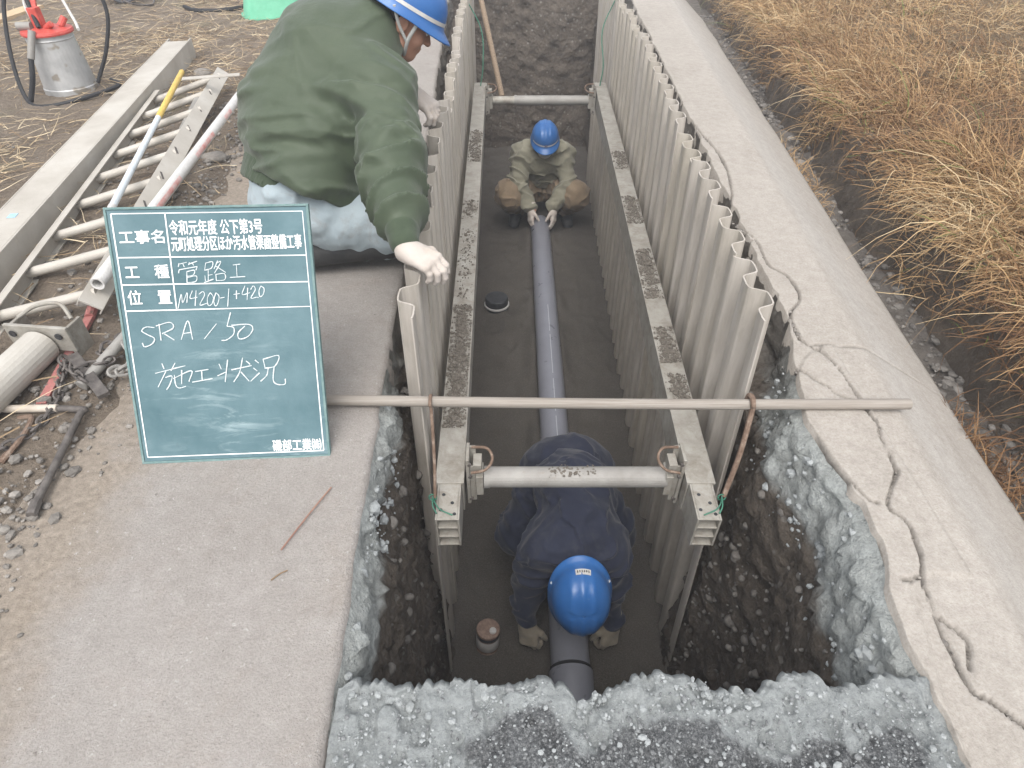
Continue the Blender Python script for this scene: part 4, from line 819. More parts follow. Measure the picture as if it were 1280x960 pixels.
# bars and chain
mb = MB(); mb.bar((-1.385, 1.70, .035), (-1.325, 1.29, .022), .026, .014); mb.tube([(-1.392, 1.74, .045), (-1.383, 1.69, .036)], .016, 10); tag(mb.build('red_bar', M_REDBAR, None, origin=(-1.36, 1.5, 0), bevel=.001), 'faded red flat bar lying on the dirt beside the chain', 'bar')
mb = MB(); mb.bar((-1.315, 1.47, .055), (-1.155, 1.315, .035), .032, .014); tag(mb.build('grey_bar', M_DARKSTEEL, None, origin=(-1.24, 1.39, 0), bevel=.001), 'short grey steel bar lying across the chain', 'bar')
mb = MB(); mb.tube([(-1.245, 1.36, .03), (-1.175, 1.60, .075)], .017, 12); tag(mb.build('grey_tube', M_TUBE, None, origin=(-1.24, 1.36, 0), smooth=True), 'short grey tube leaning on the chain beside the blackboard', 'tube')
mb = MB(); mb.tube([(-1.41, 1.265, .03), (-1.268, 1.272, .026)], .0115, 12); tag(mb.build('light_rod', M_PALEROD, None, origin=(-1.41, 1.265, 0), smooth=True), 'short pale pinkish rod lying between the red bar and the chain', 'rod')
mb = MB(); mb.tube(curve([(-1.275, 1.275, .022), (-1.19, 1.262, .03), (-1.19, 1.245, .03), (-1.172, 1.10, .022), (-1.148, .93, .018)], 40), .0098, 10); mb.tube([(-1.151, .955, .02), (-1.143, .915, .016)], .0128, 8)
tag(mb.build('bent_lever', M_DARKSTEEL, None, origin=(-1.17, 1.1, 0), smooth=True), 'dark bent steel lever lying at the edge of the concrete path', 'lever')
for P, lb in (([(-1.36, 1.24, .02), (-1.315, 1.23, .03), (-1.30, 1.16, .03), (-1.315, 1.08, .015)], 'curved rusty rod under the chain near the path edge'), ([(-1.31, 1.22, .012), (-1.325, 1.10, .012), (-1.35, .95, .01)], 'straight rusty rod lying below the curved one on the dirt')):
    tag(MB().tube(curve(P, 24), .007, 8).build('rusty_rod', M_RUST, None, origin=P[0], smooth=True), lb, 'rod')
def chain(path, lk=.034, r=.0042):
    P = curve(path, 200); dl = np.concatenate([[0], np.cumsum(np.linalg.norm(np.diff(P, axis=0), axis=1))]); n_ = int(dl[-1] / (lk * .72)); mb = MB()
    for i in range(n_):
        t = (i + .5) * lk * .72; p = np.array([np.interp(t, dl, P[:, k]) for k in range(3)]); q = np.array([np.interp(t + .01, dl, P[:, k]) for k in range(3)])
        d, s, u = frame(q - p); a = math.radians(45 + 90 * (i % 2) + RNG.uniform(-15, 15)); sv = s * math.cos(a) + u * math.sin(a)
        th = np.linspace(0, 2 * math.pi, 12, endpoint=False)
        L = [p + d * (lk * .5 * math.copysign(abs(math.cos(x)) ** .7, math.cos(x))) + sv * (lk * .32 * math.sin(x)) for x in th]
        mb.tube(L, r, 6, closed=True)
    return mb
ch = chain([(-1.16, 1.66, .06), (-1.21, 1.58, .05), (-1.25, 1.50, .05), (-1.20, 1.45, .05), (-1.27, 1.40, .06), (-1.22, 1.36, .045), (-1.30, 1.42, .04), (-1.345, 1.47, .05), (-1.32, 1.40, .035), (-1.285, 1.30, .03), (-1.285, 1.22, .025), (-1.31, 1.15, .025), (-1.36, 1.11, .025), (-1.45, 1.12, .025)])
tag(ch.build('chain', M_DARKSTEEL, None, origin=(-1.25, 1.4, 0), smooth=True), 'tangled grey steel chain lying on the dirt beside the blackboard', 'chain')
ch = chain([(-1.14, 1.62, .03), (-1.17, 1.52, .07), (-1.12, 1.46, .03), (-1.16, 1.40, .05), (-1.11, 1.52, .03), (-1.19, 1.61, .03), (-1.24, 1.66, .04)], .042, .0052)
tag(ch.build('chain', M_TUBE, None, origin=(-1.15, 1.5, 0), smooth=True), 'short thick pale chain heaped behind the blackboard edge', 'chain')
# grease pump
gb = np.array([-2.67, 4.06, .01]); root = thing('grease_pump', tuple(gb), 'metal grease pump can with a red lid and black hose on the dirt', 'grease pump')
MB().lathe(gb, (0, 0, 1), [(.001, .002), (.145, 0), (.150, .012), (.146, .018), (.146, .05), (.142, .055), (.122, .30), (.125, .306), (.122, .312), (.120, .330)], 40).build('can_body', M_GALV, root, bevel=.001)
MB().lathe(gb + [0, 0, .331], (0, 0, 1), [(.134, 0), (.136, .008), (.132, .020), (.06, .030), (.03, .032), (.001, .032)], 40).build('lid', M_RED, root, smooth=False, bevel=.001)
mb = MB(); mb.box(gb + [-.02, -.01, .41], (.05, .05, .10)); mb.bar(gb + [-.02, -.01, .44], gb + [-.08, .16, .58], .035, .022); mb.tube([gb + [.02, -.03, .36], gb + [.07, -.045, .385]], .016, 10); mb.tube([gb + [.075, .02, .36], gb + [.10, .05, .40]], .018, 10); pm = mb.build('pump_head', M_RED, root, bevel=.002)
MB().tube([gb + [-.13, -.04, .372], gb + [-.05, -.04, .372]], .022, 14).build('gauge', M_TUBE, root, smooth=True)
mb = MB(); mb.tube(curve([gb + [-.09, .05, .36], gb + [-.13, .12, .48], gb + [.02, .16, .56], gb + [.14, .06, .40], gb + [.22, -.06, .36]], 24), .008, 8); mb.build('white_cord', M_WHITE, root, smooth=True)
mb = MB(); mb.tube(curve([gb + [.0, -.06, .37], gb + [-.12, .1, .62], gb + [-.22, .05, .45], gb + [-.20, -.12, .2], gb + [-.13, -.24, .03], gb + [.02, -.30, .02], gb + [.2, -.20, .04], gb + [.30, -.02, .05], gb + [.22, .06, .06]], 70), .0115, 8); mb.tube(curve([gb + [.17, .0, .06], gb + [.28, .05, .25], gb + [.33, .1, .45], gb + [.22, .16, .66], gb + [0.02, .2, .74], gb + [-.1, .2, .7]], 40), .0105, 8)
mb.build('hose', M_RUBBER, root, smooth=True)
mb = MB(); mb.tube([gb + [.0, -.13, .37], gb + [-.035, -.19, .24]], .018, 12); nz = mb.build('nozzle', M_TUBE, root, smooth=True)
MB().tube(curve([gb + [-.035, -.19, .24], gb + [-.06, -.22, .14], gb + [-.12, -.24, .02]], 14), .014, 10).build('grip', M_RUBBER, nz, smooth=True)
# plank, tub, bucket, stones, twig
mb = MB().bar((-4.30, 5.0, .03), (-4.18, 6.35, .03), .15, .035); tag(mb.build('plank', M_PLANK, None, origin=(-4.2, 5.6, .01), bevel=.002), 'fresh yellow wooden plank lying on the dirt behind the grease pump', 'plank')
tb = np.array([-2.02, 6.12, .02]); root = thing('green_tub', tuple(tb), 'green plastic tub lying on the dirt behind the kneeling man', 'tub')
ang = np.linspace(0, 2 * math.pi, 48, endpoint=False)
def sq(r, ry, z, p=3.2): return np.stack([r * np.sign(np.cos(ang)) * np.abs(np.cos(ang)) ** (2 / p), ry * np.sign(np.sin(ang)) * np.abs(np.sin(ang)) ** (2 / p), np.full(48, z)], -1)
prof = [(.12, .09, .17), (.195, .14, .168), (.215, .155, .15), (.245, .185, .02), (.265, .2, .015), (.265, .2, 0)]
R_ = Matrix.Rotation(.5, 3, 'Z'); V = np.concatenate([sq(*p) for p in prof]); V = V @ np.array(R_).T + tb
F = [[i * 48 + k, i * 48 + (k + 1) % 48, (i + 1) * 48 + (k + 1) % 48, (i + 1) * 48 + k] for i in range(5) for k in range(48)] + [list(range(48))]
mesh_obj('tub_shell', V, [f[::-1] for f in F], M_GREENPL, root, smooth=True)
bk = np.array([-3.66, 6.75, .16]); root = thing('grey_bucket', (-3.66, 6.75, 0), 'dark grey bucket lying on its side at the far edge of the dirt', 'bucket')
MB().lathe(bk + [.2, -.25, 0], (-.5, .8, .02), [(.001, 0), (.125, 0), (.135, .01), (.15, .3), (.165, .3), (.165, .32), (.145, .32), (.125, .02), (.001, .02)], 36).build('bucket_shell', M_GREYPL, root, bevel=.002)
MB().tube(curve([bk + [.0, -.2, .17], bk + [.3, -.5, -.05], bk + [.45, -.3, -.13], bk + [.3, .1, -.1]], 30), .008, 8).build('bail', M_DARKSTEEL, root, smooth=True)
mb = MB(); mb.tube(curve([(-2.9, 6.4, .02), (-2.7, 6.2, .03), (-2.45, 6.25, .03), (-2.3, 6.5, .03)], 30), .018, 8); tag(mb.build('black_hose', M_RUBBER, None, origin=(-2.7, 6.2, 0), smooth=True), 'curved piece of black hose on the dirt beyond the beam', 'hose')
def boulder(p, sz, label):
    V = IV * (1 + .22 * fbm(IV * 1.1 + RNG.uniform(0, 50, 3), 3, 191)[:, None]) * np.array(sz) * .5 + np.array(p)
    tag(mesh_obj('stone', V, IF, M_STONE, None, origin=p, smooth=True, attrs={'tint': np.full(len(V), RNG.uniform(.6, .8))}), label, 'stone')
boulder((-1.46, 1.80, .02), (.085, .06, .05), 'rounded tan stone on the dirt below the end of the white pole')
boulder((-1.33, 1.86, .015), (.055, .05, .045), 'small pale stone on the dirt beside the top corner of the blackboard')
boulder((-1.46, 3.05, .02), (.13, .10, .05), 'flat reddish brown stone between the white pole and the kneeling man')
boulder((-2.02, 4.42, .02), (.13, .09, .07), 'grey stone just beyond the far end of the ladder')
boulder((-1.30, 2.45, .015), (.09, .07, .04), 'flat tan stone behind the blackboard near the white pole')
mb = MB(); mb.tube(curve([(-.452, 1.008, .006), (-.485, .93, .008), (-.528, .826, .006)], 16), .0022, 6); tag(mb.build('twig', simple('red_twig', (.24, .12, .09), (.32, .2, .15), 40), None, origin=(-.49, .92, 0), smooth=True), 'thin reddish twig lying on the concrete path near the blackboard', 'twig')
mb = MB(); mb.tube(curve([(-.50, .775, .004), (-.515, .765, .005), (-.53, .75, .004)], 8), .0016, 6); tag(mb.build('twig', M_STRAW, None, origin=(-.51, .765, 0), smooth=True), 'short pale straw stalk lying on the path below the reddish twig', 'twig')

# ------------------------------------------------------------------ people: implicit surfaces, one continuous mesh per body or garment
def smin(a, b, k):
    h = np.clip(.5 + .5 * (b - a) / k, 0, 1); return b + (a - b) * h - k * h * (1 - h)
class Body:
    def __init__(s): s.p = []
    def cap(s, a, b, ra, rb, k=.03, side=None, f=1.0, sub=False): s.p.append(('c', np.array(a, float), np.array(b, float), ra, rb, k, None if side is None else nrm(side), f, sub)); return s
    def chain(s, pts, rs, k=.03, **kw):
        for i in range(len(pts) - 1): s.cap(pts[i], pts[i + 1], rs[i], rs[i + 1], k, **kw)
        return s
    def ell(s, c, r, R=None, k=.02, sub=False): s.p.append(('e', np.array(c, float), np.array(r, float), np.eye(3) if R is None else np.array(R, float), 0, k, None, 1, sub)); return s
    def cut(s, p, n_): s.p.append(('x', np.array(p, float), nrm(n_), 0, 0, 0, None, 1, False)); return s
    def mesh(s, dx, field=None):
        lo = np.full(3, 9.); hi = -lo
        for t in s.p:
            if t[0] == 'x' or t[8]: continue
            if t[0] == 'c': r = max(t[3], t[4]) * max(1, t[7]); q = np.array([t[1] - r, t[1] + r, t[2] - r, t[2] + r])
            else: r = t[2].max(); q = np.array([t[1] - r, t[1] + r])
            lo = np.minimum(lo, q.min(0)); hi = np.maximum(hi, q.max(0))
        lo -= 4 * dx; hi += 4 * dx; n = np.ceil((hi - lo) / dx).astype(int) + 1
        D = np.full(n, .5, np.float32); axs = [lo[i] + dx * np.arange(n[i]) for i in range(3)]
        for t in s.p:
            if t[0] == 'x':
                G = np.meshgrid(*axs, indexing='ij', sparse=True); d = sum((G[i] - t[1][i]) * t[2][i] for i in range(3)); D = np.maximum(D, d.astype(np.float32)); continue
            m = t[5] + 3 * dx + .01
            if t[0] == 'c': r = max(t[3], t[4]) * max(1, t[7]) + m; b0 = np.minimum(t[1], t[2]) - r; b1 = np.maximum(t[1], t[2]) + r
            else: r = t[2].max() + m; b0 = t[1] - r; b1 = t[1] + r
            i0 = np.clip(np.floor((b0 - lo) / dx).astype(int), 0, n); i1 = np.clip(np.ceil((b1 - lo) / dx).astype(int) + 1, 0, n)
            if (i1 <= i0).any(): continue
            sl = tuple(slice(a, b) for a, b in zip(i0, i1)); P = np.stack(np.meshgrid(*[ax[q] for ax, q in zip(axs, sl)], indexing='ij'), -1)
            if t[0] == 'c':
                a, b = t[1], t[2]; Q = P - a; ab = b - a
                if t[6] is not None:
                    sv = t[6]; Q = Q - (Q @ sv)[..., None] * sv * (1 - 1 / t[7]); ab = ab - (ab @ sv) * sv * (1 - 1 / t[7])
                h = np.clip((Q @ ab) / (ab @ ab + 1e-9), 0, 1); d = np.linalg.norm(Q - h[..., None] * ab, axis=-1) - (t[3] + (t[4] - t[3]) * h)
            else:
                Q = (P - t[1]) @ t[3].T; k0 = np.linalg.norm(Q / t[2], axis=-1); k1 = np.linalg.norm(Q / t[2] ** 2, axis=-1) + 1e-9; d = k0 * (k0 - 1) / k1
            D[sl] = np.maximum(D[sl], -d) if t[8] == 'hard' else (-smin(-D[sl], d, t[5]) if t[8] else smin(D[sl], d, max(t[5], 1e-4)))
        if field is not None:
            near = np.abs(D) < .03; idx = np.argwhere(near); P = lo + idx * dx; D[near] += field(P).astype(np.float32)
        return nets(D, lo, dx)
def nets(D, lo, dx):
    n = np.array(D.shape) - 1; ins = D < 0; cnt = np.zeros(n, np.int8)
    offs = [(a, b, c) for a in (0, 1) for b in (0, 1) for c in (0, 1)]
    sl = lambda o: tuple(slice(o[i], o[i] + n[i]) for i in range(3))
    for o in offs: cnt += ins[sl(o)]
    act = (cnt > 0) & (cnt < 8); I = np.argwhere(act); idx = np.full(n, -1, np.int64); idx[act] = np.arange(len(I))
    acc = np.zeros((len(I), 3)); w = np.zeros(len(I)); cv = [D[I[:, 0] + o[0], I[:, 1] + o[1], I[:, 2] + o[2]] for o in offs]
    for i in range(8):
        for j in range(i + 1, 8):
            e = np.array(offs[j]) - np.array(offs[i])
            if np.abs(e).sum() != 1: continue
            m = (cv[i] < 0) != (cv[j] < 0); t = np.where(m, cv[i] / (cv[i] - cv[j] + 1e-12), 0)
            acc += np.where(m[:, None], np.array(offs[i]) + t[:, None] * e, 0); w += m
    V = lo + (I + acc / w[:, None]) * dx; F = []
    for ax in range(3):
        o = [0, 0, 0]; o[ax] = 1; s0 = tuple(slice(0, D.shape[i] - o[i]) for i in range(3)); s1 = tuple(slice(o[i], D.shape[i]) for i in range(3))
        a, b = ins[s0], ins[s1]; u, v = [(1, 2), (2, 0), (0, 1)][ax]
        for flip in (False, True):
            E = np.argwhere((a & ~b) if not flip else (~a & b)); E = E[(E[:, u] > 0) & (E[:, v] > 0) & (E[:, u] < n[u]) & (E[:, v] < n[v]) & (E[:, ax] < n[ax])]
            du = np.zeros(3, int); du[u] = 1; dv = np.zeros(3, int); dv[v] = 1
            q = [idx[tuple((E - x).T)] for x in (du + dv, dv, 0 * du, du)]; f = np.stack(q, -1); F.append(f[:, ::-1] if flip else f)
    F = np.concatenate(F); F = F[(F >= 0).all(1)]
    for _ in range(3):                                   # a light relax
        S = np.zeros_like(V); c = np.zeros(len(V))
        for k in range(4): np.add.at(S, F[:, k], V[F[:, (k + 1) % 4]] + V[F[:, (k + 3) % 4]]); np.add.at(c, F[:, k], 2)
        V = V * .6 + .4 * S / np.maximum(c, 1)[:, None]
    return V, F
def folds(segs, amp=.010, freq=20, grain=.004, seed=0, nscale=6):
    """Cloth creases: thin ridged noise stretched across each limb segment (a, b, strength, radius), plus loose wrinkles everywhere."""
    rd = lambda Q, sd, w=.42: np.clip(1 - np.abs(fbm(Q, 2, sd)) / w, 0, 1) ** 1.6
    def f(P):
        o = grain * fbm(P * nscale * 2.2, 3, 200 + seed) - grain * 1.3 * rd(P * np.array([nscale, nscale, nscale * 1.7]), 210 + seed, .25)
        for k, (a, b, st, rad) in enumerate(segs):
            a, b = np.array(a, float), np.array(b, float); ab = b - a; L = np.linalg.norm(ab); e1, e2, e3 = frame(ab); Q = P - a; x, y, z = Q @ e1, Q @ e2, Q @ e3; h = x / L
            dr = np.linalg.norm(P - a - np.clip(h, 0, 1)[:, None] * ab, axis=1); m = sstep(-.15, .12, h) * (1 - sstep(.88, 1.15, h)) * (1 - sstep(rad, rad * 1.5, dr))
            R = np.stack([(x + .45 * y * (-1) ** k + .25 * z) * freq, y * freq * .28, z * freq * .28], -1)
            o = o - st * amp * m * (rd(R, 230 + seed + 7 * k) - .3)
        return o
    return f
def part(name, B, dx, mat, parent, field=None, smooth=True):
    V, F = B.mesh(dx, field); return mesh_obj(name, V, F, mat, parent, smooth=smooth)
def axes(F, U): 
    f = nrm(F); u = nrm(np.array(U, float) - f * (np.array(U, float) @ f)); return np.array([np.cross(f, u), f, u])   # right, forward, up
def head_prims(B, c, A):
    L = lambda x, y, z: np.array(c) + np.array([x, y, z]) @ A
    B.ell(L(0, -.012, .03), (.075, .094, .095), A, .02).ell(L(0, .028, -.035), (.060, .066, .08), A, .03).ell(L(0, .060, -.092), (.027, .022, .020), A, .025)
    B.cap(L(-.045, .01, -.07), L(-.012, .062, -.098), .020, .016, .03).cap(L(.045, .01, -.07), L(.012, .062, -.098), .020, .016, .03)
    B.cap(L(-.035, .083, .018), L(.035, .083, .018), .011, .011, .012)
    for s in (-1, 1):
        B.ell(L(s * .031, .093, -.002), (.016, .012, .010), A, .008, sub=True).ell(L(s * .031, .080, -.002), (.0125, .0125, .0115), A, .004)
        B.ell(L(s * .074, -.008, -.012), (.010, .020, .032), A, .008).ell(L(s * .083, -.002, -.010), (.005, .010, .018), A, .004, sub=True)
        B.ell(L(s * .038, .066, -.035), (.022, .02, .022), A, .02)
    B.cap(L(0, .090, .005), L(0, .112, -.034), .008, .0125, .012).ell(L(.011, .102, -.036), (.008, .009, .007), A, .006).ell(L(-.011, .102, -.036), (.008, .009, .007), A, .006)
    B.cap(L(-.018, .090, -.062), L(.018, .090, -.062), .0062, .0062, .006).cap(L(-.015, .088, -.072), L(.015, .088, -.072), .0066, .0066, .006).cap(L(-.020, .099, -.0665), L(.020, .099, -.0665), .0022, .0022, .004, sub=True)
    return L
def eyes(parent, c, A):
    for s in (-1, 1):
        p = np.array(c) + np.array([s * .031, .0825, -.002]) @ A; mb = MB(); mb.lathe(p - A[1] * .011, A[1], [(.0118 * math.sin(t), .011 - .0118 * math.cos(t)) for t in np.linspace(.02, math.pi - .02, 9)], 14); e = mb.build('eye', M_EYE, parent, smooth=True)
        MB().lathe(p + A[1] * .0098, A[1], [(.0052, 0), (.004, .0018), (.0005, .0024)], 12).build('iris', M_IRIS, e, smooth=True)
def helmet(parent, c, A, stripe=True, strap=None, sticker=False):
    """Safety helmet in head axes A about head centre c: ribbed dome with a brim longer in front."""
    c = np.array(c, float) + np.array([0, -.004, .035]) @ A; V = []; nu, nv = 72, 30
    L = lambda q: c + q @ A
    for j in range(nv):
        t = j / (nv - 1); th = np.linspace(0, 2 * math.pi, nu, endpoint=False); fx, fy = np.sin(th), np.cos(th)   # fy>0 front
        if t < .78:
            ph = t / .78 * math.pi / 2; r = math.sin(ph) ** .92; z = .118 * math.cos(ph) ** .9 if ph < math.pi / 2 - 1e-6 else 0
            x = .112 * r * fx; y = .142 * r * fy
            ridge = .006 * math.sin(ph * 2) ** .5 if 0 < ph < 1.45 else 0
            rz = ridge * (np.exp(-((x) / .012) ** 2) + .8 * np.exp(-((np.abs(x) - .042) / .010) ** 2)) * (np.abs(fy) > .25)
            zz = z + rz; V.append(np.stack([x, y, zz], -1))
        else:
            q = (t - .78) / .22; br = .010 + .034 * np.clip(fy, 0, 1) ** 1.4 + .008 * np.clip(-fy, 0, 1)
            x = (.112 + .004 + br * q * .55) * fx; y = (.142 + .003 + br * q) * fy; zz = -.004 - .018 * q - .012 * q * np.clip(fy, 0, 1); V.append(np.stack([x, y, zz * np.ones(nu)], -1))
    V = L(np.concatenate(V)); F = [[i * nu + k, i * nu + (k + 1) % nu, (i + 1) * nu + (k + 1) % nu, (i + 1) * nu + k] for i in range(nv - 1) for k in range(nu)]
    h = mesh_obj('helmet', V, F, M_HELMET, parent, smooth=True); so = h.modifiers.new('shell', 'SOLIDIFY'); so.thickness = .003; so.offset = -1
    if stripe:
        th = np.linspace(-math.pi if stripe == 'all' else -1.15, math.pi if stripe == 'all' else 1.15, 70); rows = []
        for zz in (.008, .020):
            rr = math.sqrt(max(0, 1 - (zz / .118) ** 2.2)) + .012; rows.append(np.stack([.112 * rr * np.sin(th), .142 * rr * np.cos(th), np.full(70, zz)], -1))
        V = L(np.concatenate(rows)); mesh_obj('stripe', V, [[i, i + 1, 71 + i, 70 + i] for i in range(69)], M_WHITE, h, smooth=True)
    if stripe == 'front':
        mb = MB(); mb.box(L(np.array([0, .1465, .020])), (.020, .002, .024), A); mb.build('emblem', simple('navy_emblem', (.02, .03, .12), (.03, .05, .2), 60), h)
        mb = MB(); mb.box(L(np.array([0, .1482, .026])), (.012, .0016, .003), A).box(L(np.array([0, .1482, .014])), (.012, .0016, .003), A).box(L(np.array([.0, .1482, .020])), (.003, .0015, .009), A); mb.build('emblem_mark', M_WHITE, h)
    if sticker:
        a = np.linspace(-.26, .26, 8) + math.pi + .05; rows = []
        for zz in (.030, .052):
            rr = math.sqrt(max(0, 1 - (zz / .118) ** 2.2)) + .022; rows.append(np.stack([.112 * rr * np.sin(a), .142 * rr * np.cos(a), np.full(8, zz)], -1))
        st = mesh_obj('sticker', L(np.concatenate(rows)), [[i, i + 1, 9 + i, 8 + i] for i in range(7)], M_WHITE, h)
        mb = MB()
        for k in range(6):
            rr = math.sqrt(1 - (.041 / .118) ** 2.2) + .03; t = a[1] + .075 * k; q = np.array([.112 * rr * math.sin(t), .142 * rr * math.cos(t), .041]); mb.box(L(q), (.0035, .0035, .009), A)
        mb.build('sticker_print', M_DARKSTEEL, st)
    if strap is not None:
        for s in (-1, 1):
            P = curve([L(np.array([s * .106, .035, -.005])), L(np.array([s * .086, .03, -.075])), L(np.array([s * .05, .045, -.128])), L(np.array([0, .055, -.146]))], 20); mb = MB(); T = []
            mb.tube(P, .0065, 8); mb.tube(curve([L(np.array([s * .106, -.06, -.005])), L(np.array([s * .092, -.02, -.05])), L(np.array([s * .078, .03, -.088]))], 12), .0055, 8)
            mb.build('chin_strap', strap, h, smooth=True)
    return h
def glove(parent, wrist, d, n_, thumb_side, mat, curl=(.25, .5, .4), size=1.0, spread=.10, cuff=None, thumb=(.6, .35), name='glove'):
    """A gloved hand: palm, four unequal curled fingers and a thumb leaving the side of the palm. d = towards fingers, n_ = out of the back of the hand."""
    w = np.array(wrist, float); d = nrm(d); n_ = nrm(np.array(n_, float) - d * (np.array(n_, float) @ d)); s = nrm(thumb_side - d * (np.array(thumb_side) @ d) - n_ * (np.array(thumb_side) @ n_)); z = size; B = Body()
    B.cap(w, w + d * .03 * z, .029 * z, .03 * z, .02, side=s, f=1.2)
    for q in (-.03, -.01, .01, .03): B.cap(w + d * .025 * z + s * q * .7 * z, w + d * .088 * z + s * q * z - n_ * .002, .017 * z, .0145 * z, .014)
    for q, L, r, dl in ((.031, .074, .0105, 0), (.0105, .083, .0108, .004), (-.0105, .077, .0104, .001), (-.030, .060, .0095, -.006)):
        p = w + d * (.088 + dl) * z + s * q * z; dd = nrm(d + s * q * spread * 18); nn = n_; prev = w + d * .06 * z + s * q * .9 * z
        B.cap(prev, p, r * z * 1.15, r * z * 1.1, .006)
        for k, fr in enumerate((.45, .31, .24)):
            a = curl[k] * (1 + .12 * (q < 0) ) ; dd2 = dd * math.cos(a) - nn * math.sin(a); nn = nn * math.cos(a) + dd * math.sin(a); dd = dd2; e = p + dd * L * fr * z; B.cap(p, e, r * z * (1.03 - .06 * k), r * z * (.97 - .08 * k), .003); p = e
    p = w + d * .022 * z + s * .026 * z - n_ * .006 * z; t1 = nrm(d * .62 + s * .74 - n_ * .25); e = p + t1 * .042 * z; B.cap(p, e, .0165 * z, .0135 * z, .016)
    t2 = nrm(d * .9 + s * (.42 - thumb[0] * .5) - n_ * (.25 + thumb[1])); e2 = e + t2 * .030 * z; B.cap(e, e2, .0128 * z, .0115 * z, .005); t3 = nrm(t2 - s * .25 - n_ * .2); B.cap(e2, e2 + t3 * .024 * z, .0113 * z, .0095 * z, .004)
    cd = d if cuff is None else nrm(cuff); B.cap(w - cd * .045 * z, w + cd * .005 * z, .035 * z, .032 * z, .012)
    f = lambda P: .0011 * fbm(P * 60, 3, 231)
    return part(name, B, .0028, mat, parent, f)
def boot(parent, heel, toe, ankle, top, mat, sole_n=(0, 0, 1)):
    heel, toe, ankle, top = (np.array(p, float) for p in (heel, toe, ankle, top)); d = nrm(toe - heel); n_ = nrm(sole_n); s = np.cross(d, n_); B = Body()
    B.cap(heel + n_ * .04, heel + d * .10 + n_ * .045, .040, .042, .02, side=s, f=1.05).cap(heel + d * .10 + n_ * .04, toe - d * .05 + n_ * .032, .045, .040, .03, side=s, f=1.15).cap(ankle, heel + d * .05 + n_ * .05, .05, .047, .03).cap(top, ankle, .060, .05, .02)
    b = part('boot', B, .006, mat, parent, lambda P: .002 * fbm(P * 25, 3, 241))
    S = Body(); S.cap(heel + n_ * .012, toe - d * .055 + n_ * .012, .042, .048, .01, side=s, f=1.05); S.cut(heel + n_ * .020, n_); S.cut(heel, -n_); part('sole', S, .005, M_RUBBER, b)
    return b

